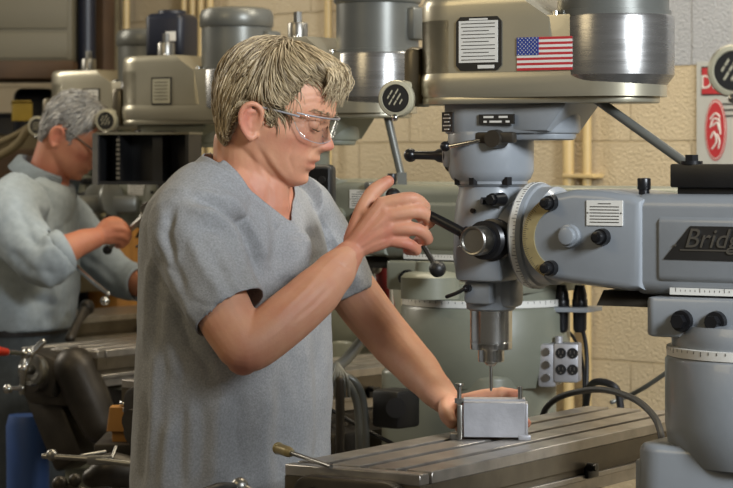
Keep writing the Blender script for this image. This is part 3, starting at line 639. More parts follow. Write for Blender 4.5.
# ------------------------------------------------------------------ people
def interp(z, xs, ys):
    return np.interp(z, xs, ys)
HZ = [-.081, -.076, -.066, -.055, -.045, -.036, -.025, -.012, .000, .015, .033, .05, .07, .09, .105, .118, .127, .133]
HF = [.070, .084, .0935, .0945, .096, .100, .1035, .1005, .099, .0985, .1010, .1055, .1060, .100, .087, .064, .038, -.005]
HB = [.050, .030, .010, -.012, -.03, -.05, -.058, -.064, -.070, -.076, -.082, -.084, -.083, -.077, -.067, -.053, -.037, -.010]
HW = [.012, .026, .039, .0485, .055, .059, .062, .065, .068, .071, .073, .0745, .0735, .069, .060, .045, .029, .003]
def smooth_tab(xs, ys):
    g = np.linspace(xs[0], xs[-1], 400); v = np.interp(g, xs, ys)
    k = np.exp(-(np.linspace(-2, 2, 25))**2); k /= k.sum()
    vp = np.concatenate([np.full(12, v[0])+(v[0]-v[1:13][::-1])*.6, v, np.full(12, v[-1])+(v[-1]-v[-13:-1][::-1])*.6])
    return g, np.convolve(vp, k, 'valid')
GF, GB, GW = smooth_tab(HZ, HF), smooth_tab(HZ, HB), smooth_tab(HZ, HW)
def ga(v, s): return math.exp(-(v/s)**2)
def head_point(t, z, off=0., face=True):
    f, b, w = (float(np.interp(z, *g)) for g in (GF, GB, GW))
    c = min(max((f+b)/2-.012, -.012), .045)
    ct, sn = math.cos(t), math.sin(t)
    n = 2.25
    x = c+((f-c) if ct > 0 else (c-b))*math.copysign(abs(ct)**(2/n), ct); y = w*math.copysign(abs(sn)**(2/n), sn)
    if face and ct > 0:
        ay = abs(y)
        N = float(np.interp(z, [-.016, -.010, -.004, .002, .008, .016, .025, .033, .042], [0, .010, .0225, .0255, .0215, .0150, .0085, .003, 0]))
        wn = float(np.interp(z, [-.012, .002, .016, .033], [.0145, .0125, .0098, .009]))
        x += N*math.exp(-(ay/wn)**2.4)
        x += .0055*ga(ay-.0145, .006)*ga(z+.003, .0065)                       # nostril wings
        x -= .0115*ga(ay-.031, .015)*ga(z-.031, .0105)                        # eye sockets
        x += .0045*ga(ay-.026, .020)*ga(z-.0485, .0075)                       # brow ridge
        x += .0034*ga(z+.0255, .0042)*ga(ay, .019)+.0042*ga(z+.040, .0050)*ga(ay, .017)   # lips
        x -= .0060*ga(z+.0325, .0024)*ga(ay, .022)                            # mouth line
        x -= .0030*ga(z+.050, .005)*ga(ay, .02)
        x += .0045*ga(z+.064, .010)*ga(ay, .016)                              # chin
        x += .0018*ga(z+.018, .006)*ga(ay, .012)
        x -= .0022*ga(ay-.031-(-.012-z)*.35, .0035)*ga(z+.018, .016)          # nose-to-mouth fold
        y += math.copysign(.0035*ga(ay-.055, .016)*ga(z-.006, .014), y)       # cheekbone
        x += .0025*ga(ay-.046, .014)*ga(z-.004, .012)
        x -= .0030*ga(ay-.05, .016)*ga(z+.03, .016)
    if off:
        v = Vector((x-c, y, (z-.03)*.8)).normalized()*off
        return Vector((x+v.x, y+v.y, z+v.z))
    return Vector((x, y, z))
def head_rings(off=0., face=True, nz=110, nt=150, zmin=-.0805):
    rings = []
    for i in range(nz):
        u = i/(nz-1); s = .5-.5*math.cos(math.pi*u); z = zmin+(.1325-zmin)*(.55*u+.45*s)
        rr = []
        for j in range(nt):
            a = 2*math.pi*j/nt; a = a-.45*math.sin(a)                         # crowd the samples to the face
            rr.append(head_point(a, z, off, face))
        rings.append(rr)
    return rings
def add_head(mb, H, ex=0., ez=0.):
    mb.loft([[H @ p for p in r] for r in head_rings()])
    for s in (-1, 1):
        T = lambda x, y, z: H @ Vector((x*.84-.002+ex, s*(y*.96+.002), z*.86-.0005+ez))
        hel = [(.004, .073, .004), (.006, .077, .020), (.000, .082, .032), (-.014, .087, .036), (-.026, .090, .028), (-.030, .090, .010), (-.024, .086, -.008), (-.013, .080, -.021), (-.003, .075, -.027), (.003, .072, -.020)]
        mb.tube([T(*q) for q in hel], [.0045, .0048, .0048, .0048, .0048, .0045, .0045, .005, .0062, .005], seg=10, n=4)
        mb.tube([T(-.006, .075, .022), T(-.018, .081, .020), T(-.020, .081, .004), T(-.010, .076, -.010)], [.005, .0055, .005, .004], seg=8, n=4)
        mb.ball(T(-.013, .0715, .006), 1, 16, (.019, .0065, .026), H.to_3x3().to_4x4())
        mb.ball(T(.006, .071, .003), .0055, 10)
        mb.ball(H @ Vector((.0868, s*.031, .0290)), .0125, 16)                             # lidded eye
def hand(mb, wrist, mcp, chains, thumb, rk=.0125, rf=(.0120, .0113, .0104, .0088), wr=.021):
    for q in mcp: mb.tube([wrist, wrist.lerp(q, .55), q], [wr*.75, rk*1.12, rk], seg=12, n=4)
    for a, b in zip(mcp, mcp[1:]): mb.tube([a, b], [rk*.92, rk*.92], seg=10, n=3); mb.tube([wrist.lerp(a, .6), wrist.lerp(b, .6)], rk, seg=10, n=3)
    for k, ch in enumerate(chains):
        g = (1, 1.04, .98, .86)[k]
        pts = [mcp[k]]+list(ch); mb.tube(pts, [v*g for v in rf][:len(pts)], seg=12, n=5)
        for p in pts[1:-1]: mb.ball(p, rf[1]*g*1.03, 10)
    mb.tube(thumb, [.0165, .0145, .0118, .0108, .0085][:len(thumb)] if len(thumb) == 5 else [.018, .0150, .0132, .0105][:len(thumb)], seg=12, n=5)
    mb.tube([thumb[1], wrist.lerp(mcp[0], .75)], [.0125, .011], seg=10, n=4)
def nails(name, par, tips, size=.0045):
    mb = MB()
    for p, nrm, along in tips:
        z = Vector(nrm).normalized(); x = (Vector(along)-z*Vector(along).dot(z)).normalized(); y = z.cross(x)
        mb.ball(p, size, 10, (1.25, 1, .28), Matrix((x, y, z)).transposed().to_4x4())
    return mb
def fold_field(me, folds, facing=True, FOLD=1.0):
    co = coords(me); no = normals(me); D = np.zeros(len(co))  # creases given by their pixel paths
    k = F/co[:, 1]; px = co[:, 0]*k+366.5; py = HY-(co[:, 2]-CZ)*k
    for pts, amp, wd in folds:
        best = np.full(len(co), 1e9); frac = np.zeros(len(co)); n = len(pts)-1
        for i, (a, b) in enumerate(zip(pts, pts[1:])):
            ax, ay, bx, by = a[0], a[1], b[0], b[1]; dx, dy = bx-ax, by-ay; L2 = dx*dx+dy*dy
            t = np.clip(((px-ax)*dx+(py-ay)*dy)/L2, 0, 1)
            d = np.hypot(px-ax-t*dx, py-ay-t*dy); m = d < best
            best[m] = d[m]; frac[m] = (i+t[m])/n
        D += amp*np.exp(-(best/wd)**2)*np.clip(np.sin(np.pi*np.clip(frac*.9+.05, 0, 1))*1.6, 0, 1)
    if facing: D *= np.clip(-no[:, 1]*2.2+.15, 0, 1)
    setco(me, co+no*(D*FOLD)[:, None])
def ring_pts(C, Fv, Lv, z, f, a, b, n=64, e=2.3, l=0.):
    out = []
    for k in range(n):
        t = 2*math.pi*k/n; c, s = math.cos(t), math.sin(t)
        out.append(C+Fv*(f+a*math.copysign(abs(c)**(2/e), c))+Lv*(l+b*math.copysign(abs(s)**(2/e), s))+Vector((0, 0, z)))
    return out
def cut_open(me, tests, thick=.0022):
    bm = bmesh.new(); bm.from_mesh(me)
    bm.normal_update(); dead = [f for f in bm.faces if any(t(f.calc_center_median(), f.normal) for t in tests)]
    bmesh.ops.delete(bm, geom=dead, context='FACES')
    for it in range(14):                                                        # even out the cut edge
        bm.verts.ensure_lookup_table(); new = {}
        for v in bm.verts:
            if v.is_boundary:
                nb = [e.other_vert(v).co for e in v.link_edges if e.is_boundary]
                if len(nb) == 2: new[v] = v.co*.4+(nb[0]+nb[1])*.3
        for v, c in new.items(): v.co = c
    # keep only the biggest piece
    seen = set(); best = []
    for v in bm.verts:
        if v in seen: continue
        st = [v]; seen.add(v); comp = []
        while st:
            u = st.pop(); comp.append(u)
            for e in u.link_edges:
                w = e.other_vert(u)
                if w not in seen: seen.add(w); st.append(w)
        if len(comp) > len(best): best = comp
    bs = set(best); bmesh.ops.delete(bm, geom=[v for v in bm.verts if v not in bs], context='VERTS')
    bm.normal_update(); old = list(bm.faces); bd = [e for e in bm.edges if e.is_boundary]
    cp = {v: bm.verts.new(v.co-v.normal*thick) for v in list(bm.verts)}
    pairs = []
    for e in bd:
        lp = e.link_loops[0]; pairs.append((lp.vert, lp.link_loop_next.vert))
    for f in old: bm.faces.new([cp[v] for v in reversed(f.verts)])
    for u, v in pairs: bm.faces.new([v, u, cp[u], cp[v]])
    bm.to_mesh(me); bm.free(); me.update()
def push_out(me, bvh, gap, avoid, R):
    co = coords(me); av = [Vector(a) for a in avoid]; mv = np.zeros(len(co)); no = normals(me)
    for i, c in enumerate(co):
        c = Vector(c); n = Vector(no[i])
        if min((c-a).length for a in av) < R: continue
        h = bvh.ray_cast(c-n*.002, n, .022)                       # skin in front of the cloth
        if h[0] is not None and h[1].dot(n) > .3: mv[i] = min(.024, h[3]+gap)
    bm = bmesh.new(); bm.from_mesh(me); bm.verts.ensure_lookup_table()
    for it in range(4): mv = np.array([max(mv[v.index], .9*np.mean([mv[e.other_vert(v).index] for e in v.link_edges])) for v in bm.verts])
    bm.free(); setco(me, co+no*mv[:, None])
def bvh_of(me):
    return BVHTree.FromPolygons([v.co for v in me.vertices], [tuple(p.vertices) for p in me.polygons])
def to_root(me, root): me.transform(ROOT[root.name].inverted()); me.update()
def hair_obj(name, mat_, root, H, inside, flow, n, lift, length, seed, thick=.008, frad=.0011, extra=()):
    """scalp cap plus locks combed along the scalp; one mesh"""
    rnd = random.Random(seed); bm = bmesh.new(); sh = bm.verts.layers.float.new('shade')
    rings = head_rings(0, False, 70, 110, -.06); V = []
    cap = bmesh.new()
    rows = []
    for r in rings:
        rw = []
        for p in r:
            m = inside(p)
            d = Vector((p.x, p.y, (p.z-.03)*.8)).normalized()
            rw.append((p+d*((thick(p) if callable(thick) else thick)*min(1, max(-.6, m*60))), m))
        rows.append(rw)
    cv = [[cap.verts.new(p) for p, m in rw] for rw in rows]
    gv = [[bm.verts.new(H @ p) for p, m in rw] for rw in rows]
    for rw in gv:
        for v in rw: v[sh] = .25+.15*rnd.random()
    nt = len(cv[0])
    for i in range(len(cv)-1):
        for j in range(nt):
            k = (j+1) % nt; cap.faces.new([cv[i][j], cv[i][k], cv[i+1][k], cv[i+1][j]])
            if max(rows[i][j][1], rows[i][k][1], rows[i+1][k][1], rows[i+1][j][1]) > 0: bm.faces.new([gv[i][j], gv[i][k], gv[i+1][k], gv[i+1][j]])
    cap.faces.new(cv[-1]); bm.faces.new(gv[-1])
    bmesh.ops.recalc_face_normals(cap, faces=cap.faces)
    bmesh.ops.delete(bm, geom=[v for v in bm.verts if not v.link_faces], context='VERTS')
    bvh = BVHTree.FromBMesh(cap); cap.faces.ensure_lookup_table()
    cand = []
    for i, rw in enumerate(rows):
        for j, (p, m) in enumerate(rw):
            if m > 0.0: cand.append(p)
    # area-uniform roots
    roots = []
    tri = [f for f in cap.faces if inside(f.calc_center_median()) > .002]; ar = np.array([f.calc_area() for f in tri]); ar /= ar.sum()
    for fi in np.random.RandomState(seed).choice(len(tri), n, p=ar):
        f = tri[fi]; w = [rnd.random() for _ in f.verts]; s = sum(w); roots.append(sum((v.co*q for v, q in zip(f.verts, w)), Vector())/s)
    for p in roots:
        clump = noise.noise(p*55+Vector((3, 1, 7)))
        tone = min(1, max(0, .5+.5*clump+.32*(rnd.random()-.5)*2)); Ln = length(p)*(.75+.5*rnd.random()); N = 9; st = Ln/N
        lf = lift*(.3+rnd.random()); q = p.copy(); pts = []; free = 0
        jit = Vector((rnd.gauss(0, .09), rnd.gauss(0, .09), rnd.gauss(0, .08)))
        d0 = None
        for k in range(N+1):
            loc, nor, _, _ = bvh.find_nearest(q)
            if nor.dot(loc-Vector((0, 0, .03))) < 0: nor = -nor
            d = flow(loc, p)+jit
            if inside(loc) > -.004 and not free:
                q = loc+nor*(lf*math.sin(math.pi*min(1, .15+.8*k/N)))
                d = (d-nor*d.dot(nor)).normalized()
                if d0 is not None: d = (d*.7+d0*.3).normalized()
            else:
                free += 1; d = ((d0 or d)*1.0+Vector((0, 0, -.24))).normalized()
                dd = (q-loc).dot(nor)
                if dd < lf*.8: q = q+nor*(lf*.8-dd)
            pts.append(q.copy()); d0 = d; q = q+d*st
        r0 = frad*(.6+.8*rnd.random()); prev = None
        for k, c in enumerate(pts):
            t = (pts[min(k+1, N)]-pts[max(k-1, 0)]).normalized(); u = t.cross(Vector((.3, .2, 1))).normalized(); w = t.cross(u)
            r = r0*(1-.75*(k/N)**2)*(.6 if k == 0 else 1)
            ring = [bm.verts.new(H @ (c+(u*math.cos(a)+w*math.sin(a))*r)) for a in (0, 2.09, 4.19)]
            for v in ring: v[sh] = tone
            if prev:
                for j in range(3): bm.faces.new([prev[j], prev[(j+1) % 3], ring[(j+1) % 3], ring[j]])
            prev = ring
    for pts in extra:
        pts, _ = catmull(pts, [1]*len(pts), 4); N = len(pts)-1; prev = None; tone = min(1, max(0, rnd.gauss(.6, .25))); r0 = frad*(.6+.7*rnd.random())
        for k, c in enumerate(pts):
            t = (pts[min(k+1, N)]-pts[max(k-1, 0)]).normalized(); u = t.cross(Vector((.3, 1, .2))).normalized(); w = t.cross(u); r = r0*(1-.75*(k/N)**2)
            ring = [bm.verts.new(H @ (c+(u*math.cos(a)+w*math.sin(a))*r)) for a in (0, 2.09, 4.19)]
            for v in ring: v[sh] = tone
            if prev:
                for j in range(3): bm.faces.new([prev[j], prev[(j+1) % 3], ring[(j+1) % 3], ring[j]])
            prev = ring
    me = bpy.data.meshes.new(name); bm.to_mesh(me); bm.free(); cap.free()
    to_root(me, root)
    return link(name, me, mat_, root, 180)
def eyebrows(root, H, mat_, amount=60, seed=3):
    rnd = random.Random(seed); bm = bmesh.new(); sh = bm.verts.layers.float.new('shade')
    for s in (-1, 1):
        for k in range(amount):
            u = rnd.random(); y = .014+.036*u; z = .0475+.004*math.sin(u*2.2)+rnd.gauss(0, .0018)
            x0 = max((head_point(a*.01, z, 0) for a in range(0, 160)), key=lambda p: -abs(p.y-y)).x
            a = H @ Vector((x0+.0005, s*y, z)); b = H @ Vector((x0+.0012-.004*u, s*(y+.008), z+.0005))
            r = .0006; t = (b-a).normalized(); uu = t.cross(Vector((0, 0, 1))).normalized(); w = t.cross(uu); tone = .15+.4*rnd.random()
            q = [bm.verts.new(a+(uu*math.cos(g)+w*math.sin(g))*r) for g in (0, 2.09, 4.19)]+[bm.verts.new(b)]
            for v in q: v[sh] = tone
            for j in range(3): bm.faces.new([q[j], q[(j+1) % 3], q[3]])
    me = bpy.data.meshes.new('eyebrows'); bm.to_mesh(me); bm.free(); to_root(me, root)
    return link('eyebrows', me, mat_, root, 180)
def flush_from_head(me, H, extra=()):
    co = coords(me); Hi = np.array(H.inverted()); L = co @ Hi[:3, :3].T+Hi[:3, 3]
    x, y, z = L[:, 0], np.abs(L[:, 1]), L[:, 2]
    g = lambda v, s: np.exp(-(v/s)**2)
    v = .6*g(z+.0328, .0075)*g(y, .021)*(x > .085)+.40*g(y-.045, .02)*g(z+.002, .018)*(x > .03)+.45*g(x-.118, .016)*g(z-.002, .012)*g(y, .02)
    v += .55*g(x+.004, .028)*g(y-.085, .012)*g(z-.006, .034)
    v += .35*np.clip((-.05-z)/.05, 0, 1)*(z > -.25)*(np.abs(y) < .12)
    for p, r, a in extra:
        d = np.linalg.norm(co-np.array(p), axis=1); v += a*np.exp(-(d/r)**2)
    fattr(me, 'flush', np.clip(v, 0, 1))
def head_matrix(origin, yaw, pitch, roll=0., s=1.):
    return Matrix.Translation(origin) @ Matrix.Rotation(math.radians(yaw), 4, 'Z') @ Matrix.Rotation(math.radians(pitch), 4, 'Y') @ Matrix.Rotation(math.radians(roll), 4, 'X') @ Matrix.Scale(s, 4)
def trousers(root, C, Fv, Lv, mname, top, foot_f=0., wide=.095, spread=.11, ground=0.):
    mb = MB(); rr = []
    for z, a, b in ((top-.16, .10, .17), (top-.10, .125, .182), (top-.03, .128, .182), (top, .125, .178)): rr.append(ring_pts(C, Fv, Lv, z, -.005, a, b, 48))
    mb.loft(rr)
    for s in (-1, 1):
        p = lambda l, f, z: C+Lv*(s*l)+Fv*f+Vector((0, 0, z))
        mb.tube([p(.085, 0, top-.14), p(spread, .01+foot_f*.4, .48), p(spread+.01, foot_f, .06)], [.098, .072, .056], seg=22, n=8)
    me = remesh(mb, .010, 6); to_root(me, root); t = link('trousers', me, M[mname], root, 180)
    for s in (-1, 1):
        q = C+Lv*(s*(spread+.01))+Fv*(foot_f+.05)
        R = Matrix((Fv, Lv, Vector((0, 0, 1)))).transposed().to_4x4(); R.translation = q
        mb = MB(); rr = []
        for x, w, h in ((-.10, .028, .06), (-.085, .036, .085), (-.03, .04, .09), (.03, .043, .07), (.09, .045, .05), (.13, .036, .04), (.15, .016, .026)):
            rr.append([R @ Vector((x, w*math.cos(a), .001+max(0, h*.5+h*.5*math.sin(a)))) for a in [2*math.pi*k/20 for k in range(20)]])
        mb.loft(rr); mb.build('shoe', M['leather'], root, world=True, sharp=60)
    return t

# --- the man in the grey T-shirt
Fv, Lv = Vector((VX, VY, 0)), Vector((UX, UY, 0))
C1 = Vector((-.222, 4.02, 0))
man = thing('person', 'person with sandy hair, grey T-shirt and clear safety glasses, gripping a black machine lever', 'person', C1)
H1 = head_matrix(P(262, 125, 3.99), -13, 17.5, 2, 1.045)
mb = MB(); add_head(mb, H1, .013, .006)
hp = lambda x, y, z: H1 @ Vector((x, y, z))
mb.tube([hp(-.012, 0, -.01), P(252, 168, 4.00), P(246, 198, 4.00), C1+Vector((.02, 0, 1.40))], [(.056, .058), (.058, .060), (.064, .068), (.085, .09)], seg=30, n=6)
for q in (P(288, 212, 4.11), P(206, 208, 3.92)): mb.tube([hp(-.035, 0, -.04), P(243, 172, 4.01).lerp(q, .25), q], [.036, .042, .040], seg=18)
mb.tube([hp(-.024, -.050, -.022), P(257, 172, 3.957), P(272, 203, 3.956)], [.008, .0085, .0075], seg=12)
mb.tube([hp(.02, 0, -.06), P(266, 186, 3.985), P(266, 206, 3.985)], [.034, .038, .040], seg=16)
TR = [(.95, -.005, .125, .18), (1.16, -.002, .124, .185), (1.30, 0, .118, .18), (1.40, 0, .112, .175), (1.46, 0, .105, .165), (1.50, 0, .086, .14), (1.525, .006, .072, .11), (1.545, .014, .06, .075)]
mb.loft([ring_pts(C1, Fv, Lv, z, f, a, b, 48) for z, f, a, b in TR])
RS = [(205, 206, 3.90), (193, 226, 3.86), (203, 262, 3.83), (222, 308, 3.79), (238, 337, 3.768), (250, 346, 3.762), (283, 321, 3.785), (312, 296, 3.81), (333, 274, 3.836), (348, 256, 3.855)]
mb.tube([P(*q) for q in RS], [.05, .055, .051, .0465, .043, .041, .0425, .0405, .034, (.0285, .024)], seg=24, n=6)
mb.ball(P(243, 358, 3.765), .028, 16)
dR = 3.853
mcp = [P(382, 204, 3.852), P(387, 216, 3.848), P(389, 228.5, 3.85), P(387, 240, 3.855)]
chains = [[P(411, 198.5, 3.848), P(424, 207, 3.868), P(419, 216, 3.892)],
          [P(418, 211.5, 3.846), P(429.5, 220.5, 3.868), P(421, 228, 3.892)],
          [P(417, 229.5, 3.848), P(427, 238.5, 3.868), P(418, 241, 3.892)],
          [P(408, 244, 3.853), P(416, 250, 3.868), P(407, 250.5, 3.886)]]
thumb = [P(354, 240, 3.872), P(362, 214, 3.878), P(373, 193, 3.884), P(388, 181.5, 3.888)]
hand(mb, P(350, 251, 3.856), mcp, chains, thumb)
LS = [(300, 210, 4.16), (309, 218, 4.18), (331, 257, 4.20), (359, 300, 4.20), (391, 340, 4.185), (415, 366, 4.13), (433, 387, 4.07), (447, 402, 4.03)]
mb.tube([P(*q) for q in LS], [.040, .049, .047, .044, .041, .037, .030, (.026, .022)], seg=24, n=6)
mcpL = [P(463, 401, 4.006), P(464, 410, 4.012), P(463, 419, 4.016), P(461, 427, 4.02)]
chL = [[P(482, 396, 3.998), P(502, 393.5, 3.988), P(517, 394.5, 3.980)],
       [P(488, 409, 4.002), P(510, 415, 3.992), P(526, 423, 3.978)],
       [P(485, 421, 4.006), P(503, 426, 3.996), P(514, 429, 3.984)],
       [P(480, 430, 4.008), P(494, 433, 3.998), P(503, 435, 3.988)]]
thL = [P(450, 403, 4.018), P(447, 408, 3.995), P(447, 415, 3.972), P(452, 423, 3.955)]
hand(mb, P(447, 402, 4.03), mcpL, chL, thL, .0115)
me = remesh(mb, .0026, 4, .5)
# knuckles, tendons, muscle
knuck = [(q, .012, .5) for q in mcp]+[(ch[0], .010, .5) for ch in chains]+[(ch[2], .010, .55) for ch in chains]+[(thumb[3], .012, .5), (P(243, 366, 3.74), .03, .5)]+[(ch[2], .012, .6) for ch in chL]+[(mcpL[0], .02, .3)]+[(P(300, 300, 3.77), .08, .12)]
fold_field(me, [([(319, 146), (310, 153), (306, 163)], -.0016, 1.8), ([(294, 146), (289, 158), (294, 172)], -.0011, 2.0), ([(258, 148), (268, 166), (284, 184)], -.0020, 2.6), ([(252, 150), (262, 172), (276, 194)], .0016, 3.0), ([(266, 150), (277, 168), (288, 180)], .0012, 2.6),
    ([(306, 128), (312, 131), (320, 131)], -.0010, 1.3), ([(299, 118), (293, 115), (288, 113)], -.0008, 1.0), ([(298, 122), (292, 122), (287, 124)], -.0008, 1.0), ([(300, 104), (315, 102), (328, 105)], -.0008, 1.2), ([(303, 97), (316, 95), (328, 98)], -.0008, 1.2), ([(308, 163), (306, 170), (309, 176)], -.0009, 1.6),
    ([(276, 318), (305, 290), (330, 262), (346, 250)], .0013, 2.2), ([(292, 322), (315, 303), (336, 280)], -.0012, 3), ([(262, 322), (285, 300), (310, 276)], -.0010, 3), ([(352, 243), (368, 222), (382, 205)], .0014, 1.8), ([(354, 247), (370, 231), (386, 217)], .0014, 1.8), ([(356, 250), (371, 239), (388, 229)], .0013, 1.8), ([(357, 254), (372, 246), (386, 240)], .0012, 1.8), ([(338, 262), (346, 268), (352, 268)], -.0012, 1.6)], True, 1.0)
flush_from_head(me, H1, knuck)
BV1 = bvh_of(me); to_root(me, man)
body = link('body', me, M['skin'], man, 180)
# eyes: a sliver of eyeball under lowered lids
for s in (-1, 1):
    mb = MB(); mb.ball(hp(.0868, s*.031, .0285), .0092, 18); mb.mi = 1; mb.ball(hp(.0930, s*.0305, .0245), .0036, 12, (.5, 1, 1), H1.to_3x3().to_4x4())
    mb.build('eye', [M['eye'], M['iris']], man, world=True, sharp=180)
    mb = MB(); mb.tube([hp(.0915, s*.0435, .0235), hp(.0985, s*.036, .0215), hp(.1000, s*.029, .0213), hp(.0985, s*.022, .0225)], [.0006, .0011, .0011, .0006], seg=6)
    mb.build('eyelashes', M['hair'], man, world=True, sharp=180)
# T-shirt
mb = MB()
TS = [(.90, -.009, .135, .198, 0), (1.01, -.008, .136, .199, 0), (1.09, -.006, .136, .1985, 0), (1.16, 0, .137, .198, 0), (1.26, .002, .133, .195, 0), (1.35, .002, .131, .194, 0), (1.41, 0, .127, .192, 0), (1.455, -.003, .119, .186, 0), (1.49, -.008, .104, .170, 0), (1.52, -.006, .091, .138, 0), (1.542, .004, .080, .104, 0), (1.560, .016, .066, .080, 0), (1.58, .028, .058, .070, 0), (1.60, .034, .056, .066, 0)]
mb.loft([ring_pts(C1, Fv, Lv, z, f, a, b, 72) for z, f, a, b, l in TS])
mb.tube([P(*q) for q in [(213, 196, 3.93), (192, 226, 3.865), (202, 262, 3.835), (219, 295, 3.803), (231, 313, 3.79)]], [.070, .0715, .067, .0635, .062], seg=30, n=6, cap=False)
mb.tube([P(*q) for q in [(294, 202, 4.13), (308, 218, 4.18), (330, 257, 4.20), (349, 298, 4.20)]], [.056, .059, .057, .0535], seg=30, n=6, cap=False)
me = remesh(mb, .0033, 14, .5)
folds = [([(200, 186), (222, 196), (243, 220), (256, 250)], -.0035, 2.4), ([(194, 204), (212, 208), (232, 226), (246, 252), (252, 270)], -.0035, 2.4), ([(205, 212), (226, 222), (240, 244)], .0022, 3), ([(150, 268), (158, 282), (170, 292)], -.003, 2.5), ([(146, 282), (156, 298), (172, 306)], -.0025, 2.5), ([(156, 244), (163, 262), (176, 275)], -.003, 2.5),
         ([(190, 300), (206, 306), (222, 305)], -.0022, 2.6), ([(214, 262), (232, 276), (250, 290)], -.0022, 2.6), ([(318, 216), (330, 236), (341, 262)], -.003, 2.4), ([(268, 214), (290, 236), (310, 248)], -.002, 3), ([(296, 226), (304, 250), (300, 276)], .003, 4),
         ([(218, 166), (240, 184), (266, 207), (280, 221), (289, 208)], -.0016, 2.2), ([(190, 196), (214, 203), (238, 222), (253, 252), (258, 275)], -.007, 5), ([(190, 208), (216, 216), (236, 238), (248, 268)], .006, 6), ([(196, 226), (222, 232), (240, 262), (246, 290)], -.004, 5),
         ([(205, 190), (232, 203), (255, 232), (268, 262)], .005, 6), ([(172, 208), (165, 232), (172, 262), (186, 300)], -.006, 5), ([(168, 250), (178, 285), (196, 330)], .004, 6),
         ([(300, 232), (296, 262), (288, 285)], .009, 11), ([(278, 214), (282, 240), (276, 268)], -.005, 8), ([(312, 226), (312, 256), (303, 284)], -.005, 7), ([(262, 205), (266, 235), (264, 262)], .003, 7),
         ([(152, 250), (147, 300), (146, 350)], .004, 5), ([(158, 262), (155, 310), (158, 360)], -.004, 5), ([(166, 290), (168, 340), (178, 380)], .004, 6), ([(176, 300), (190, 345), (214, 372)], -.005, 6), ([(160, 330), (154, 400), (150, 470)], .004, 6), ([(146, 400), (142, 450), (140, 488)], -.004, 5),
         ([(170, 420), (166, 455), (164, 495)], .0045, 7), ([(182, 400), (180, 450), (182, 495)], -.0035, 7), ([(268, 385), (262, 430), (266, 490)], .005, 9), ([(282, 380), (280, 430), (278, 490)], -.004, 8), ([(302, 330), (306, 400), (300, 490)], .006, 10), ([(316, 340), (319, 400), (316, 490)], -.004, 6), ([(240, 390), (236, 430), (240, 490)], -.004, 8), ([(222, 385), (218, 430), (214, 490)], .004, 8), ([(200, 395), (202, 440), (198, 490)], -.003, 8),
         ([(186, 232), (200, 262), (226, 300)], .003, 7), ([(212, 250), (226, 280), (240, 306)], -.003, 6), ([(330, 240), (338, 268), (352, 296)], -.004, 5), ([(325, 228), (345, 262), (360, 285)], .004, 6)]
fold_field(me, [(p, a*(.75 if w < 3.2 else 1.6), w) for p, a, w in folds], True, 1.0)
co = coords(me); no = normals(me)
rip = np.array([noise.fractal(Vector((p[0]*9, p[1]*9, p[2]*5)), .7, 2, 4) for p in co]); setco(me, co+no*(rip*.0035)[:, None])
hemR = P(231, 313, 3.79); nR = (P(236, 340, 3.77)-P(205, 265, 3.83)).normalized()
hemL = P(350, 298, 4.20); nL = (P(391, 340, 4.19)-P(336, 255, 4.2)).normalized()
push_out(me, BV1, .004, [hemR, hemL, P(262, 175, 3.98)], .07)
def neck_cut(p, n):
    q = p-C1; f, l = q.dot(Fv), q.dot(Lv)
    if abs(l) > .115 or f > .15: return False
    zc = 1.566-.74*max(0, f+.03)+(.42*max(0, abs(l)-.004) if f > .03 else .15*abs(l))+1.2*max(0, abs(l)-.066)+.8*max(0, -.035-f)
    return q.z > zc
def hem_cut(h, n, R):
    def t(p, no):
        q = p-h; ax = q.dot(n); rad = (q-n*ax).length
        return ax < .022 and rad < R and ((ax > -.012 and no.dot(n) > .55) or (ax > -.010 and rad < R*.72 and no.dot(n) > .1))
    return t
cut_open(me, [hem_cut(hemR, nR, .072), hem_cut(hemL, nL, .066), neck_cut, lambda p, n: p.z < .915])
to_root(me, man)
shirt = link('t_shirt', me, M['shirt'], man, 180)
trousers(man, C1, Fv, Lv, 'jeans', 1.0)
# hair
def inside1(p):
    x, y, z = p.x, abs(p.y), p.z
    if x > .060: h = .096-.12*max(0, y-.03)
    elif x > .036: h = .024+(x-.036)*2.9
    elif x > .021: h = .010
    elif x > -.034: h = .030 if x > -.013 else .030-(-.013-x)*4.2
    else: h = -.058
    return z-h
def flow1(loc, root):
    s = -1 if root.y < .012 else 1
    k = max(0, min(1, (root.x+.03)/.085)); k = k*k*(3-2*k)
    up = max(0, min(1, (root.z-.085)/.04))
    return Vector((-.50+2.0*k, s*(.60-.30*k), (-1.05+.62*k)*(1-.35*up)))
def len1(p):
    if p.x > .055: return .074 if p.z > .112 else (.048 if abs(p.y) < .035 else .036)
    if p.z < .055 and p.x > -.03: return .020+.03*max(0, (p.z-.02)/.035)
    return .052 if p.z > .01 or p.x > -.03 else .026
def thick1(p):
    k = max(0, min(1, (p.x-.0)/.07))*max(0, min(1, (p.z-.085)/.02)); f = max(0, min(1, (p.x-.045)/.04)); e = .5 if (p.z < .045 and p.x > -.02) else 1; return e*(.0085-.0045*max(0, min(1, -p.x/.04)))+.008*k+.008*k*f
rf_ = random.Random(21); lock = []
for i in range(420):
    y = rf_.uniform(-.046, .046); e = abs(y)/.046; j = lambda q: rf_.gauss(0, q); dn = rf_.uniform(.3, 1)
    a = Vector((.070+j(.004), y*.8, .130-.012*e)); b = Vector((.100-.010*e+j(.003), y, .128-.014*e+j(.003)))
    c_ = Vector((.115-.016*e+j(.004), y*1.05+j(.003), .106-.006*e+j(.004))); d_ = Vector((.116-.018*e+j(.004), y*1.1-.006+j(.005), .106-.036*dn+j(.004)))
    lock.append([a, b, c_, d_] if dn > .4 else [a, b, c_])
hair = hair_obj('hair', M['hair'], man, H1, inside1, flow1, 5200, .0055, len1, 5, thick1, .00095, lock)
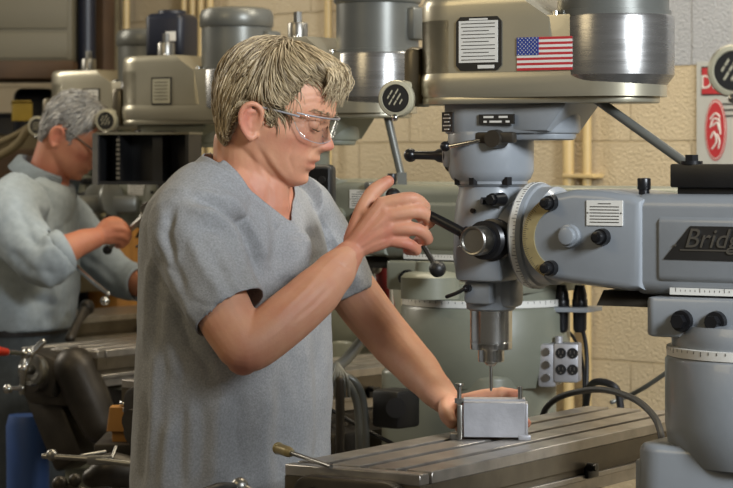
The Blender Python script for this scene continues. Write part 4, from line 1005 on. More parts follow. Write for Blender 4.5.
eyebrows(man, H1, M['hair'])
# safety glasses
def lens_pt(u, v):                                   # u across the face in radians, v height
    a = u; r = .072
    x = .047+r*math.cos(a)*1.0; y = .073*math.sin(a)
    return hp(x-.002-.10*(v-.03)**2*0, y, v)
mb = MB()
for s in (-1, 1):
    mb.tube([hp(.072, s*.0725, .038), hp(.03, s*.0775, .036), hp(-.008, s*.0795, .031), hp(-.022, s*.079, .020)], [.0017, .0015, .0014, .0014], seg=8)
mb.tube([lens_pt(a, .044+.002*math.cos(a*2)) for a in np.linspace(-1.25, 1.25, 17)], .0013, seg=8, n=2)
fr = mb.build('safety_glasses', M['alu'], man, world=True)
for s in (-1, 1):
    mb = MB(); rows = 9; cols = 18
    def lp(i, j):
        u = s*(.10+1.15*j/(cols-1)); e = j/(cols-1)
        lo = .004+.018*abs(e-.45)**2*4*.5+(.012 if e > .8 else 0)*(e-.8)/.2; hi = .044
        return lens_pt(u, lo+(hi-lo)*i/(rows-1))
    mb.grid(lp, rows, cols)
    me = bpy.data.meshes.new('lens'); bmesh.ops.solidify(mb.bm, geom=list(mb.bm.faces), thickness=.0012); mb.bm.to_mesh(me); mb.bm.free(); to_root(me, man)
    o = link('lens', me, M['glass'], fr, 180)
    mb = MB(); mb.tube([lp(0, j) for j in range(0, cols)], .0006, seg=6, n=2); mb.build('lens_rim', M['alu'], man, world=True).parent = fr

# --- the grey-haired man at the third machine
C2 = Vector((-.925, 6.32, 0))
man2 = thing('person', 'person with silver hair and glasses in a light button-up shirt with rolled sleeves', 'person', C2)
H2 = head_matrix(P(66, 140, 6.30), -8, 36, 0, .96)
h2 = lambda x, y, z: H2 @ Vector((x, y, z))
F2 = Vector((math.cos(math.radians(-18)), math.sin(math.radians(-18)), 0)); L2 = Vector((-F2.y, F2.x, 0))
mb = MB(); add_head(mb, H2)
mb.tube([h2(-.012, 0, -.01), P(50, 172, 6.32), P(36, 205, 6.34)], [.056, .056, .072], seg=24, n=6)
mb.tube([P(40, 200, 6.34), P(22, 250, 6.33), P(14, 310, 6.33)], [(.09, .13), (.10, .15), (.10, .14)], seg=24)
A2 = [(12, 215, 6.14), (26, 240, 6.08), (48, 262, 6.02), (62, 252, 6.02), (80, 243, 6.04), (95, 238, 6.06)]
mb.tube([P(*q) for q in A2], [.05, .048, .044, .040, .033, .027], seg=20, n=6)
m2 = [P(110, 224, 6.075), P(113, 229, 6.07), P(113, 235, 6.07), P(111, 240, 6.075)]
c2 = [[P(121, 224, 6.08), P(126, 230, 6.09), P(121, 233, 6.105)], [P(124, 230, 6.075), P(128, 236, 6.09), P(122, 238, 6.105)], [P(123, 236, 6.075), P(126, 241, 6.09), P(120, 243, 6.10)], [P(119, 241, 6.08), P(122, 245, 6.09), P(117, 246, 6.10)]]
t2 = [P(98, 236, 6.085), P(104, 226, 6.095), P(112, 221, 6.10), P(120, 222, 6.105)]
hand(mb, P(95, 238, 6.06), m2, c2, t2)
B2 = [(70, 222, 6.50), (92, 250, 6.52), (120, 276, 6.50), (140, 284, 6.44), (158, 288, 6.38)]
mb.tube([P(*q) for q in B2], [.05, .048, .042, .036, .026], seg=18, n=5)
m3 = [P(168, 286, 6.36), P(169, 290, 6.355), P(169, 294, 6.36), P(167, 298, 6.365)]
c3 = [[m3[i]+Vector((.03, -.01, -.004)), m3[i]+Vector((.05, -.02, -.02)), m3[i]+Vector((.052, -.02, -.038))] for i in range(4)]
hand(mb, P(158, 288, 6.38), m3, c3, [P(159, 286, 6.37), P(164, 281, 6.36), P(171, 280, 6.345), P(176, 283, 6.335)])
me = remesh(mb, .0040, 4, .5)
flush_from_head(me, H2, [(P(110, 236, 6.06), .05, .3), (P(75, 248, 6.0), .07, .15)])
BV2 = bvh_of(me); to_root(me, man2); link('body', me, M['skin2'], man2, 180)
mb = MB()
rows = []
for py, px, a, b in ((330, 16, .135, .185), (312, 16, .140, .19), (290, 18, .142, .192), (262, 20, .138, .195), (236, 24, .128, .195), (214, 30, .112, .18), (198, 34, .095, .15), (186, 38, .08, .11), (177, 42, .07, .08), (170, 45, .066, .07)):
    base = P(px, py, 6.33); rows.append([base+v for v in ring_pts(Vector((0, 0, 0)), F2, L2, 0, 0, a, b, 60)])
mb.loft(rows[::-1])
mb.tube([P(*q) for q in [(25, 196, 6.2), (10, 216, 6.13), (24, 242, 6.08), (46, 263, 6.025), (63, 250, 6.02)]], [.075, .078, .072, .064, .056], seg=26, n=6, cap=False)
mb.tube([P(*q) for q in [(55, 205, 6.46), (70, 222, 6.50), (92, 250, 6.52), (120, 277, 6.50), (142, 284, 6.44)]], [.065, .07, .064, .054, .046], seg=26, n=6, cap=False)
me = remesh(mb, .0065, 8, .5)
fold_field(me, [([(15, 205), (28, 225), (36, 250)], -.009, 4), ([(40, 200), (48, 225), (46, 255)], .008, 5), ([(10, 250), (30, 270), (58, 275)], -.010, 5), ([(22, 232), (40, 245), (60, 244)], -.006, 3.5), ([(62, 215), (66, 245), (64, 290)], .006, 4), ([(20, 285), (35, 300), (60, 306)], -.008, 5), ([(80, 255), (100, 266), (118, 284)], -.007, 4), ([(30, 262), (50, 285), (54, 310)], .008, 5)], True, .8)
co = coords(me); no = normals(me)
rip = np.array([noise.fractal(Vector((p[0]*8, p[1]*8, p[2]*6)), .7, 2, 4) for p in co]); setco(me, co+no*(rip*.007)[:, None])
cu = P(63, 250, 6.02); nc = (P(80, 243, 6.04)-P(58, 254, 6.02)).normalized(); cl = P(142, 284, 6.44); ncl = (P(150, 286, 6.41)-P(135, 283, 6.46)).normalized()
push_out(me, BV2, .006, [cu, cl, P(48, 165, 6.33)], .08)
npt = P(46, 172, 6.33); nn = (Vector((.42, -.1, .9))).normalized()
cut_open(me, [hem_cut(cu, nc, .070), hem_cut(cl, ncl, .056), lambda p, n: (p-npt).dot(nn) > 0 and (p-npt).length < .10, lambda p, n: p.z < 1.115], .003)
to_root(me, man2); sh2 = link('shirt', me, M['shirt2'], man2, 180)
# collar, cuff, placket, pocket
mb = MB(); cn = P(46, 176, 6.33); ring = []
R = Matrix.Translation(cn) @ Matrix.Rotation(math.radians(-18), 4, 'Z') @ Matrix.Rotation(math.radians(24), 4, 'Y')
def colp(i, j):
    a = math.radians(38+284*j/35); e = min(j, 35-j)/35
    r = .072+(.0, .004, .018, .030)[i]; z = (.0, .026, .022, -.012-(.022 if e < .12 else 0))[i]
    return R @ Vector((r*math.cos(a)*1.0, r*math.sin(a), z))
mb.grid(colp, 4, 36); bmesh.ops.solidify(mb.bm, geom=list(mb.bm.faces), thickness=.003)
o = mb.build('collar', M['shirt2'], man2, world=True, sharp=60); o.parent = sh2
mb = MB(); mb.lathe([(.050, -.018), (.055, -.014), (.055, .014), (.050, .018), (.046, .016), (.046, -.016)], P(61, 251.5, 6.02), nc, 30); o = mb.build('cuff', M['shirt2'], man2, world=True, sharp=60); o.parent = sh2
def inside2(p):
    x, y, z = p.x, abs(p.y), p.z
    if x > .060: h = .092-.10*max(0, y-.03)
    elif x > .030: h = .03+(x-.030)*2.0
    elif x > .012: h = .008
    elif x > -.040: h = .036 if x > -.030 else .036-(-.030-x)*7
    else: h = -.040
    return z-h
hair_obj('hair', M['hair2'], man2, H2, inside2, lambda l, r: Vector((-.5+1.2*max(0, min(1, r.x/.08)), (-1 if r.y < 0 else 1)*.4, -.8)), 900, .006, lambda p: .032, 9, .0075, .0016)
eyebrows(man2, H2, M['hair2'], 50)
mb = MB()
for s in (-1, 1):
    mb.tube([h2(.098, s*.066, .032), h2(.03, s*.078, .034), h2(-.014, s*.080, .028), h2(-.026, s*.080, .012)], .0022, seg=8)
    mb.tube([h2(.112, s*(.034+.024*math.cos(a)), .024+.019*math.sin(a)) for a in np.linspace(0, 2*math.pi, 15)], .0017, seg=6, n=2, cap=False)
mb.tube([h2(.113, -.012, .028), h2(.117, 0, .031), h2(.113, .012, .028)], .0017, seg=6)
mb.build('glasses', M['darkiron'], man2, world=True)
trousers(man2, Vector((P(16, 330, 6.33).x, 6.33, 0)), F2, L2, 'trousers', 1.16)
mb = MB()
cc = Vector((P(16, 330, 6.33).x, 6.33, 0)); mb.loft([ring_pts(cc, F2, L2, 1.105, -.005, .131, .185, 48), ring_pts(cc, F2, L2, 1.145, -.005, .131, .185, 48)]); o = mb.build('belt', M['leather'], man2, world=True)
# ------------------------------------------------------------------ the setting
WALL_SPLIT = -.75
WA = Vector((.88, 6.5, 0)); WR = math.atan2(-.67, .74)
MW = Matrix.Translation(WA) @ Matrix.Rotation(WR, 4, 'Z')
def onwall(px, py, off=0.):                 # pixel on the block wall (or a plane parallel to it, off metres in front)
    k = (px-366.5)/F; w = Vector((math.cos(WR), math.sin(WR))); n = Vector((math.sin(WR), -math.cos(WR)))
    o = Vector((WA.x, WA.y))+n*off
    s = (k*o.y-o.x)/(w.x-k*w.y); d = o.y+w.y*s
    return P(px, py, d)
mb = MB(); mb.box((-1.6, .1, 1.6), (8.2, .2, 3.2)); w = struct(mb.build('wall_back', wall_mat(), sharp=None)); w.matrix_world = MW
mb = MB(); mb.box((0, 5, -.05), (14, 16, .1)); struct(mb.build('floor', M['floor'], sharp=None))
RW = Matrix.Rotation(WR, 4, 'Z')
nW = Vector((math.sin(WR), -math.cos(WR), 0)); xW = Vector((math.cos(WR), math.sin(WR), 0))
# conduits on the wall
def pipe(name, px, y0, y1, off, r, m, label, cat, group=None, y0z=None):
    a = onwall(px, y0, off); b = onwall(px, y1, off); b.x, b.y = a.x, a.y
    if y0z is not None: b.z = y0z
    o = MB().cyl(a, b, r, seg=24).build(name, M[m], loc=Vector((a.x, a.y, min(a.z, b.z)))); tag(o, label, cat, group); return o
p1 = pipe('wall_conduit', 568.5, -40, 0, .032, .0165, 'cream', 'cream painted wall pipe left of the pair beside the swivel head', 'pipe', 'wall pipes', 0)
p2 = pipe('wall_conduit', 587, -40, 0, .032, .0125, 'cream', 'thinner cream painted wall pipe, the right one of the pair', 'pipe', 'wall pipes', 0)
a, b = onwall(562, 174, .05), onwall(593, 178, .05)
tag(MB().box((a+b)/2-nW*.024, ((b-a).length, .052, .012), RW, bev=.003).build('pipe_strap', M['cream']), 'cream strap clamping the two wall pipes to the blocks', 'pipe strap')
pipe('wall_pipe', 343, -60, 44, .05, .0145, 'alu', 'short bright metal pipe end hanging beside a motor', 'pipe')
pipe('wall_conduit', 328, -60, 60, .03, .012, 'cream', 'cream conduit on the wall above the blond head', 'pipe', 'wall pipes', 0)
for i, px in enumerate((184, 192.5, 201, 210)):
    pipe('vertical_pipe', px, -60, 45, .04, .011, 'cream', ('first', 'second', 'third', 'fourth')[i]+' cream pipe from the left in the row above the third motor', 'pipe', 'wall pipes', 0)
pipe('vertical_pipe', 117, -60, 100, .06, .013, 'khaki', 'khaki pipe right of the brown post', 'pipe', 'wall pipes', 0)
pipe('vertical_pipe', 126, -60, 100, .06, .012, 'cream', 'cream pipe beside the farthest motor', 'pipe', 'wall pipes', 0)
# warning sign
sg = thing('safety_sign', 'white warning sign with red header and red oval pictogram on the block wall', 'sign', onwall(697, 172, .008), WR)
inv = ROOT[sg.name].inverted()
q0 = inv @ onwall(697, 172, .008); q1 = inv @ onwall(697, 62, .008); Wd = .24; Hs = q1.z
MB().box((Wd/2, 0, Hs/2), (Wd, .006, Hs), bev=.001).build('sign_board', M['sign'], sg, sharp=None)
mb = MB(); mb.box((Wd/2, -.0035, Hs-.052), (Wd*.86, .002, .078)); mb.mi = 1; mb.box((Wd/2, -.0046, Hs-.052), (Wd*.84, .001, .070)); mb.mi = 2
mb.text('DANGER', Matrix.Translation(Vector((Wd/2, -.0052, Hs-.072))) @ TXZ, .052, .0005, 0, 'CENTER'); mb.build('sign_header', [M['plateblack'], M['red'], M['white']], sg, sharp=None)
qo = inv @ onwall(716.5, 130, .008)
mb = MB(); mb.prism([(.034*math.cos(a), .082*math.sin(a)) for a in [2*math.pi*k/48 for k in range(48)]], .003, .0045, Matrix.Translation(Vector((qo.x, 0, qo.z))) @ TXZ)
mb.mi = 1
mb.prism([(.0315*math.cos(a), .078*math.sin(a)) for a in [2*math.pi*k/48 for k in range(48)]], .0046, .005, Matrix.Translation(Vector((qo.x, 0, qo.z))) @ TXZ)
mb.mi = 0
mb.prism([(.0295*math.cos(a), .075*math.sin(a)) for a in [2*math.pi*k/48 for k in range(48)]], .0051, .0056, Matrix.Translation(Vector((qo.x, 0, qo.z))) @ TXZ)
mb.mi = 1
for pts in (((-.016, .03), (.0, .045), (.014, .036)), ((-.008, .012), (.006, .02), (.012, .002)), ((.012, .03), (.014, .01), (.016, -.01)), ((-.014, -.02), (-.004, -.005), (.004, -.03), (-.010, -.05)), ((.006, -.012), (.014, -.03), (.010, -.048)), ((-.016, .008), (-.006, .03), (.008, .028))):
    mb.tube([(qo.x+x, -.0058, qo.z+z) for x, z in pts], .0024, seg=6, n=3)
lab(mb.build('pictogram', [M['red'], M['white']], sg, sharp=None), 'red oval pictogram with white strokes')
mb = MB()
for k in range(3): mb.box((Wd/2+.03, -.0034, Hs-.115-k*.016), (Wd*.55, .001, .005))
mb.build('sign_text', M['ink'], sg, sharp=None)

# ------------------------------------------------------------------ the work under the spindle
bz = 1.104
c = P(494, 440, 3.895); c.z = bz
RB = math.radians(-3)
blk = thing('drill_jig', 'sawn grey aluminium block held by two studs under the drill', 'workpiece', Vector((c.x, 3.938, bz)), RB)
mb = MB(); mb.box((.003, 0, .0325), (.101, .062, .057), bev=.0012, seg=1); mb.box((.003, .012, .062), (.101, .036, .004)); mb.build('block', M['alu'], blk)
mb = MB(); mb.box((-.0535, -.008, .030), (.008, .062, .055), bev=.001); mb.box((-.06, -.018, .005), (.02, .03, .010), bev=.001); mb.build('clamp_plate', M['satin'], blk)
mb = MB(); mb.box((.055, -.006, .030), (.005, .05, .058), bev=.001); mb.box((.052, -.026, .004), (.02, .012, .008), bev=.001); mb.build('clamp_plate', M['alu'], blk)
mb = MB(); mb.cyl((-.0545, -.012, 0), (-.0545, -.012, .088), .0036, seg=18); mb.cyl((-.0545, -.012, .086), (-.0545, -.012, .0905), .0068, bev=.001); mb.hexa((-.0545, -.012, .058), (-.0545, -.012, .066), .0075); mb.build('stud', M['satin'], blk)
mb = MB(); mb.cyl((.045, .004, .05), (.045, .004, .083), .0038, seg=18); mb.cyl((.045, .004, .080), (.045, .004, .084), .0042); mb.build('stud', M['satin'], blk)
# loose rod across the table corner
a = P(331, 462.5, 3.535); a.z = bz+.0042; b = P(277.5, 447, 3.70); b.z = bz+.012
rod = thing('tee_wrench', 'thin steel rod with a thick brass grip lying over the near table corner', 'hand tool', a)
mb = MB(); dr = (b-a).normalized(); mb.cyl(a, b-dr*.05, .0033, .0036, 16); mb.build('shank', M['satin'], rod, world=True)
mb = MB(); mb.cyl(b-dr*.052, b-dr*.040, .0055, .0085, 20); mb.cyl(b-dr*.04, b-dr*.004, .0085, seg=20); mb.cyl(b-dr*.006, b, .0095, bev=.0015); mb.build('grip', M['brass'], rod, world=True)

# ------------------------------------------------------------------ boxes, cables and small things
ob = thing('outlet_box', 'grey electrical box with three push buttons and four round outlets beside the cables', 'electrical box', P(559, 386, 4.84), math.radians(-14))
cc = ROOT[ob.name].inverted() @ P(559, 364, 4.84)
s = 5.02/2400
mb = MB(); mb.box(cc+Vector((-.022, .004, -.002)), (.036, .05, .088), bev=.006); mb.box(cc+Vector((.018, .0, .004)), (.050, .05, .078), bev=.004); mb.cyl(cc+Vector((.0, .0, .04)), cc+Vector((.0, .0, .056)), .008); mb.build('housing', M['alu'], ob)
for k in range(3): MB().cyl(cc+Vector((-.022, -.02, .026-k*.026)), cc+Vector((-.022, -.027, .026-k*.026)), .0085, .0075, 20).build('push_button', M['satin'], ob)
for i in range(2):
    for k in range(2):
        mb = MB(); q = cc+Vector((.008+i*.0235, -.024, .024-k*.033)); mb.cyl(q, q+Vector((0, -.003, 0)), .0112, .0105, 24); mb.mi = 1
        mb.box(q+Vector((-.004, -.0032, .002)), (.0016, .001, .007)); mb.box(q+Vector((.004, -.0032, .002)), (.0016, .001, .006)); mb.cyl(q+Vector((0, -.0028, -.006)), q+Vector((0, -.0036, -.006)), .0018, seg=10)
        mb.build('outlet', [M['plastic'], M['satin']], ob)
br = thing('tool_bracket', 'grey bracket shelf holding black tool holders right of the second column', 'bracket', P(570, 309, 4.9), math.radians(-20))
mb = MB(); mb.prism([(-.045, -.05), (.05, -.05), (.06, .03), (-.045, .05)], -.004, .006, bev=.002); mb.box((-.04, 0, -.03), (.012, .06, .06)); mb.build('shelf', M['paint'], br)
for i, (x, y) in enumerate(((-.012, -.02), (.024, -.012))):
    o = MB().lathe([(.010, -.046), (.0135, -.04), (.0145, .004), (.016, .006), (.016, .02), (.0145, .022), (.0145, .03), (.010, .05)], P(570, 309, 4.9)+Matrix.Rotation(math.radians(-20), 3, 'Z') @ Vector((x, y, 0)), seg=24)
    o = o.build('tool_holder', M['black'], loc=P(570, 309, 4.9)+Matrix.Rotation(math.radians(-20), 3, 'Z') @ Vector((x, y, 0)))
    tag(o, ('left', 'right')[i]+' one of two black tool holders standing through the grey bracket', 'tool holder', 'tool holders in the bracket')
def cable(name, pts, r, m, label, cat='cable', group=None, seg=12):
    pts = [P(*p) for p in pts]
    o = MB().tube(pts, r, seg=seg, n=8).build(name, M[m], loc=pts[0], sharp=180); return tag(o, label, cat, group)
cable('power_cable', [(540, 425, 4.55), (547, 407, 4.50), (565, 395, 4.42), (600, 389.5, 4.25), (632, 398, 4.05), (652, 414, 3.90), (661, 434, 3.80), (664, 470, 3.76)], .0058, 'rubber', 'thick black cable arching over the far end of the near table')
cable('black_hose', [(584, 425, 4.95), (588, 392, 4.9), (596, 382, 4.85), (612, 385, 4.8), (619, 396, 4.8), (622, 425, 4.8)], .0075, 'rubber', 'short black hose loop behind the arching cable', 'hose')
cable('flex_conduit', [(612, 402, 5.0), (628, 396, 5.0), (645, 387, 4.95), (666, 373, 4.9)], .005, 'motor', 'grey flexible conduit rising to the near column', 'conduit')
cable('drop_cable', [(576, 318, 5.05), (584, 335, 5.06), (587, 362, 5.06), (586, 405, 5.05), (586, 440, 5.05)], .0045, 'rubber', 'straighter black cable dropping beside the outlet box', 'cable', 'cables by the outlet box')
cable('drop_cable', [(559, 344, 5.02), (560, 333, 5.03), (570, 333, 5.04), (580, 352, 5.07), (584, 380, 5.09), (583, 440, 5.1)], .0035, 'rubber', 'thin black cable looping up out of the outlet box', 'cable', 'cables by the outlet box')
# hoses and clutter behind the grey T-shirt
cable('coolant_hose', [(338, 378, 4.70), (349, 385, 4.70), (357, 405, 4.72), (359, 440, 4.72), (359, 470, 4.72)], .0075, 'motor', 'left one of two grey coolant hoses bending down beside the T-shirt', 'hose', 'coolant hoses')
cable('coolant_hose', [(341, 374, 4.74), (356, 383, 4.74), (364, 405, 4.76), (366, 440, 4.76), (366, 470, 4.76)], .0075, 'motor', 'right one of two grey coolant hoses bending down beside the T-shirt', 'hose', 'coolant hoses')
cable('support_rod', [(340, 380, 4.66), (340, 430, 4.66), (340, 480, 4.66)], .009, 'darkiron', 'dark vertical rod beside the coolant hoses', 'rod')
cable('thin_cable', [(328, 408, 4.80), (345, 418, 4.80), (370, 432, 4.78), (395, 445, 4.75)], .004, 'rubber', 'thin dark cable sloping across behind the coolant hoses')
mb = MB()
for k in range(5): mb.tube([P(338, 364, 4.68), P(334+k*3.2, 378, 4.66), P(331+k*4.5, 396, 4.66)], [.004, .004, .003])
tag(mb.build('cable_bundle', M['motor'], loc=P(338, 364, 4.68)), 'fanned grey cable bundle hanging beside the T-shirt', 'cable bundle')
eb = thing('electrical_cabinet', 'cream metal cabinet seen under the bare left forearm', 'cabinet', (P(366, 340, 6.75).x, 6.75, 0), WR)
mb = MB(); mb.box((0, 0, .56), (.14, .12, 1.1), bev=.006); mb.build('cabinet_body', M['cream'], eb)
mb = MB(); mb.box((0, -.062, .60), (.12, .006, .98), bev=.002); d = mb.build('door', M['cream'], eb); MB().box((.045, -.068, 1.02), (.008, .01, .04), bev=.002).build('handle', M['satin'], d)
mb = MB(); mb.tube([P(382, 262, 5.3), P(384, 285, 5.3), P(389, 315, 5.32)], .0165)
tag(mb.build('hydraulic_hose', M['redhose'], loc=P(389, 315, 5.32)), 'dark red hose hanging left of the second gear box', 'hose')
mb = MB(); mb.tube([P(391, 285, 5.25), P(391.5, 300, 5.25), P(394, 318, 5.25)], .0035); tag(mb.build('wire', M['white'], loc=P(394, 318, 5.25)), 'thin white wire beside the dark red hose', 'wire')
mb = MB(); mb.cyl(P(362, 270, 5.28), P(375, 268, 5.25), .016, .013); mb.ball(P(376, 268, 5.25), .013); mb.cyl(P(365, 290, 5.28), P(372, 289, 5.25), .012); tag(mb.build('pipe_fitting', M['satin'], loc=P(366, 272, 5.27)), 'steel pipe fitting left of the dark red hose', 'fitting')
mb = MB(); mb.box(P(396, 408, 4.76), (.07, .07, .075), RW, bev=.008); mb.cyl(P(396, 408, 4.74)-Vector((0, 0, .0)), P(396, 408, 4.70), .02); tag(mb.build('switch_box', M['plastic'], loc=P(396, 425, 4.76)), 'square black switch box under the bare left forearm', 'switch box')
bk = thing('bucket', 'bucket with a pale teal lid behind the coolant hoses', 'bucket', (P(352, 412, 5.5).x, 5.5, 0))
zt = P(352, 412, 5.5).z
MB().lathe([(.09, .0), (.115, zt-.02), (.118, zt-.018)], seg=36).build('bucket_body', M['wood'], bk); MB().lathe([(.12, zt-.02), (.122, zt-.012), (.12, zt), (.10, zt+.006), (0, zt+.008)], seg=36).build('lid', M['cyan'], bk)
# cart with a wooden block in the dark lower left
zt = P(120, 441, 5.05).z
ct = thing('tool_stand', 'dark steel stand carrying the ochre wooden block', 'stand', (P(95, 441, 5.05).x, 5.05, 0))
mb = MB(); mb.box((.06, .06, zt-.012), (.11, .24, .024), bev=.003); mb.build('stand_top', M['darkiron'], ct)
for x in (.025, .095):
    for y in (-.04, .16): MB().box((x, y, (zt-.02)/2), (.03, .03, zt-.024), bev=.002).build('leg', M['darkiron'], ct)
wb = thing('wooden_block', 'ochre wooden block with a steel ball on top at the lower left', 'block', Vector((P(123, 441, 5.05).x, 5.06, zt)))
mb = MB(); mb.loft([[Vector((x*w_, y*w_, z)) for x, y in rrect(-.03, .03, -.03, .03, .004, 3)] for z, w_ in ((0, .72), (.022, .75), (.023, 1.08), (.072, .90))]); mb.build('block_body', M['wood'], wb)
MB().ball((.006, -.005, .078), .0125, 18, (1.2, 1, .8)).build('ball_knob', M['steel'], wb)
mb = MB(); mb.tube([P(44, 456, 4.7), P(90, 459, 4.68), P(131, 464, 4.66)], .0055); mb.ball(P(52, 455, 4.7), .012); mb.tube([P(82, 456, 4.7), P(105, 452, 4.72)], .004); mb.box(P(100, 460, 4.68), (.05, .016, .018), bev=.003)
mb.tube([P(112, 458, 4.68), P(116, 447, 4.7)], .003)
mb.build('clamp_handle', M['satin'], mills[2], world=True)
mb = MB(); mb.tube([P(92, 478, 4.75), P(112, 470, 4.75), P(135, 474, 4.75)], [.02, .035, .03]); mb.ball(P(60, 484, 4.7), .016); mb.ball(P(75, 480, 4.7), .013); mb.tube([P(60, 484, 4.7), P(90, 492, 4.7)], .006); mb.build('knee_crank', M['darkiron'], mills[2], world=True)
o = MB().lathe([(.045, 0), (.05, .02), (.053, .4), (.055, .42), (.053, .80), (.055, P(0, 418, 6.0).z-.02), (.048, P(0, 415, 6.0).z), (0, P(0, 415, 6.0).z)], seg=40).build('barrel', M['bluebin'], loc=None)
o.location = (P(28, 415, 6.0).x, 6.0, 0); tag(o, 'slim blue plastic barrel beside the dark grey trousers', 'barrel')
# ------------------------------------------------------------------ far left background
o = MB().box((0, 0, .675), (.14, .14, 1.35), bev=.006); c = P(119, 260, 7.65)
cr = o.build('ochre_cabinet', M['wood'], sharp=38); cr.location = (c.x, 7.65, 0); cr.rotation_euler.z = WR; tag(cr, 'ochre cabinet low between the two men', 'cabinet')
sh = thing('timber_shelf', 'brown timber shelf under the pale cabinet at the upper left', 'shelf', P(15, 80, 7.68))
z0 = P(15, 80, 7.68).z; z1 = P(15, 62, 7.68).z
mb = MB(); mb.box(Vector((P(15, 70, 7.68).x-.06, 7.78, (z0+z1)/2)), (.52, .42, z1-z0), bev=.006); mb.build('beam', M['brown'], sh, world=True)
for px in (-34, 74): 
    mb = MB(); mb.box(Vector((P(px, 80, 7.8).x, 7.8, z0/2)), (.05, .05, z0), bev=.003); mb.build('leg', M['brown'], sh, world=True)
pc = thing('storage_cabinet', 'pale metal cabinet on the brown shelf at the upper left', 'cabinet', Vector((P(10, 62, 7.68).x, 7.68, z1)))
mb = MB(); mb.box(Vector((P(75, 62, 7.68).x-.30, 7.78, z1+.2)), (.60, .34, .4), bev=.008); mb.build('cabinet_body', M['pale'], pc, world=True)
mb = MB(); zz = P(0, 33, 7.68).z; mb.box(Vector((P(75, 62, 7.68).x-.30, 7.608, zz+.06)), (.57, .008, .10), bev=.003); mb.build('drawer', M['pale'], pc, world=True)
mb = MB(); mb.box(Vector((P(75, 62, 7.68).x-.30, 7.608, (zz+z1)/2+.003)), (.57, .008, zz-z1-.012), bev=.003); mb.build('drawer', M['pale'], pc, world=True)
o = MB(); zz = P(0, 82, 7.9).z; o.box((0, 0, zz/2-.05), (.24, .2, zz-.1), bev=.02); o.box((.05, -.08, zz-.14), (.14, .1, .24), bev=.03, seg=4); o = o.build('machine_cover', M['navy']); o.location = (P(24, 0, 8.02).x, 8.02, 0); tag(o, 'dark rounded machine cover under the brown shelf', 'machine cover')
pipe('steel_pillar', 86.5, -60, 0, .30, .030, 'navy', 'dark blue pillar left of the brown post', 'pillar', None, 0)
o = MB(); a = onwall(104, 0, .12); o.box((a.x, a.y, 1.4), (.052, .052, 2.8), RW, bev=.004); tag(o.build('post', M['brown'], loc=(a.x, a.y, 0)), 'brown timber post right of the dark blue pillar', 'post')
dm = thing('drill_press', 'dark navy motor on a column with a small white label above the third machine', 'machine', (P(172, 0, 6.65).x, 6.65, 0), math.radians(-20))
zb, zt = P(0, 60, 6.65).z, P(0, 14, 6.65).z
mb = MB(); mb.cyl((0, .03, .02), (0, .03, zb+.02), .028); mb.cyl((0, .03, 0), (0, .03, .03), .045); mb.build('stand', M['navy'], dm)
mb = MB(); mb.box((0, 0, (zb+zt)/2), (.115, .12, zt-zb), bev=.018, seg=3); mb.cyl((0, 0, zt-.02), (0, 0, zt+.01), .04, bev=.006); mb.cyl((-.04, -.02, zb-.02), (-.04, -.02, zb+.01), .018); mb.build('motor_case', M['navy'], dm)
mb = MB(); mb.box((.024, -.061, zt-.065), (.030, .002, .026)); mb.build('motor_label', M['white'], dm)
yb = thing('card_box', 'small yellow cardboard box at the far left behind the silver hair', 'box', P(22, 121, 7.6))
z = P(22, 121, 7.6).z
mb = MB(); mb.box(P(22, 112, 7.6), (.062, .05, .056), Matrix.Rotation(.2, 4, 'Z')); mb.build('carton', M['yellow'], yb, world=True)
mb = MB(); mb.box(P(22, 103, 7.6)+Vector((0, -.02, .0)), (.062, .03, .003), Matrix.Rotation(.2, 4, 'Z') @ Matrix.Rotation(-.4, 4, 'X')); mb.build('flap', M['yellow'], yb, world=True)
def hump(i, j):
    u, v = i/23, j/29
    x = -.34+.60*v; y = -.14+.30*u
    h = z-.02+.03*math.sin(v*9)*u-.10*(1-u)*(.3+.7*abs(v-.5))+.02*noise.noise(Vector((x*12, y*12, 3)))
    if u < .35: h -= (.35-u)*1.3
    return Vector((P(22, 121, 7.6).x+x, 7.62+y, h))
mb = MB(); mb.grid(hump, 24, 30); bmesh.ops.solidify(mb.bm, geom=list(mb.bm.faces), thickness=.012)
tag(mb.build('canvas_tarp', M['khaki'], loc=(P(22, 121, 7.6).x, 7.62, z-.5), sharp=70), 'khaki canvas draped over the bench behind the silver-haired man', 'tarp')
o = MB().box((0, 0, .5), (.62, .2, 1.0), bev=.01).box((0, 0, (z-.08+1)/2), (.58, .18, z-1.1), bev=.01).build('bench', M['brown']); o.location = (P(18, 0, 7.68).x-.12, 7.62, 0); tag(o, 'brown bench under the khaki canvas', 'bench')
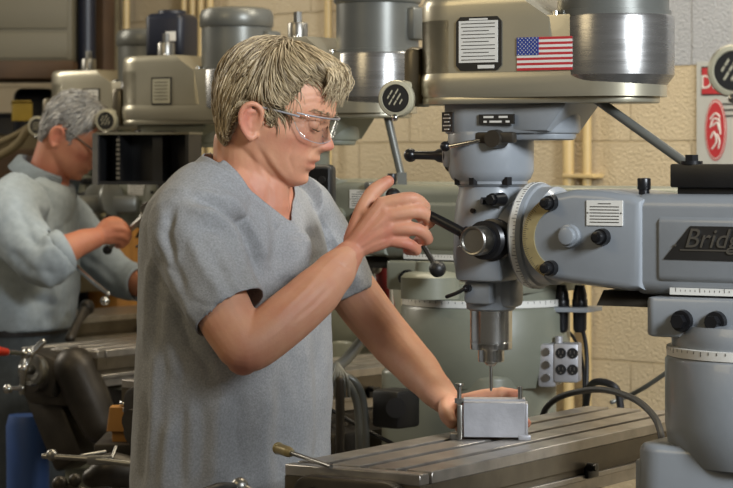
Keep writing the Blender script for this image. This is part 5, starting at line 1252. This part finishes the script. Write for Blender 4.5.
for i, (pts, r) in enumerate(((((-10, 146, 7.4), (14, 136, 7.38), (34, 124, 7.36), (50, 121, 7.36)), .010), (((-10, 160, 7.30), (10, 150, 7.30), (20, 141, 7.30), (26, 132, 7.30)), .013))):
    cable('air_hose', pts, r, 'khaki', ('upper', 'lower')[i]+' of two khaki hoses crossing the canvas at the far left', 'hose', 'khaki hoses')

# ------------------------------------------------------------------ light, camera, view
def area(name, loc, target, size, power, col, sy=None):
    l = bpy.data.lights.new(name, 'AREA'); l.energy = power; l.color = col; l.size = size
    if sy: l.shape = 'RECTANGLE'; l.size_y = sy
    o = bpy.data.objects.new(name, l); COL.objects.link(o); o.location = loc
    o.rotation_euler = (Vector(target)-Vector(loc)).to_track_quat('-Z', 'Y').to_euler()
    o['kind'] = 'structure'
    return o
area('key_light', (2.15, .75, 2.75), (.1, 4.1, 1.3), .9, 200, (.88, .94, 1.0))
area('back_light', (-3.4, 7.0, 3.0), (-.2, 4.2, 1.4), 1.3, 52, (1.0, .93, .80))
area('overhead_fill', (.2, 5.2, 3.6), (.0, 5.0, 0), 2.4, 42, (1.0, .86, .62), .6)  # added soft warm fill from overhead, no fixture modelled
area('side_light', (-2.6, 2.6, 3.1), (-.3, 4.0, 1.2), 1.2, 17, (1.0, .80, .48))  # added warm lamp, stands in for ambient bounce on the shirt's left
area('wall_light', (1.9, 4.6, 3.3), (1.0, 6.5, 1.6), .5, 38, (1.0, .92, .78))
wd = bpy.data.worlds.new('workshop'); SC.world = wd; wd.use_nodes = True
bg = wd.node_tree.nodes['Background']; bg.inputs['Color'].default_value = (1.0, .90, .74, 1); bg.inputs['Strength'].default_value = .115
cam = bpy.data.cameras.new('camera'); co_ = bpy.data.objects.new('camera', cam); COL.objects.link(co_)
co_.location = (0, 0, CZ); co_.rotation_euler = (math.pi/2, 0, 0)
cam.sensor_width = 36; cam.lens = F/733*36; cam.shift_y = -(244-HY)/733; cam.shift_x = 0
cam.clip_start = .1; cam.clip_end = 60
cam.dof.use_dof = True; cam.dof.focus_distance = 3.86; cam.dof.aperture_fstop = 11
SC.camera = co_
vs = SC.view_settings; vs.view_transform = 'Standard'; vs.look = 'None'; vs.gamma = 1; vs.exposure = .1; vs.use_curve_mapping = False
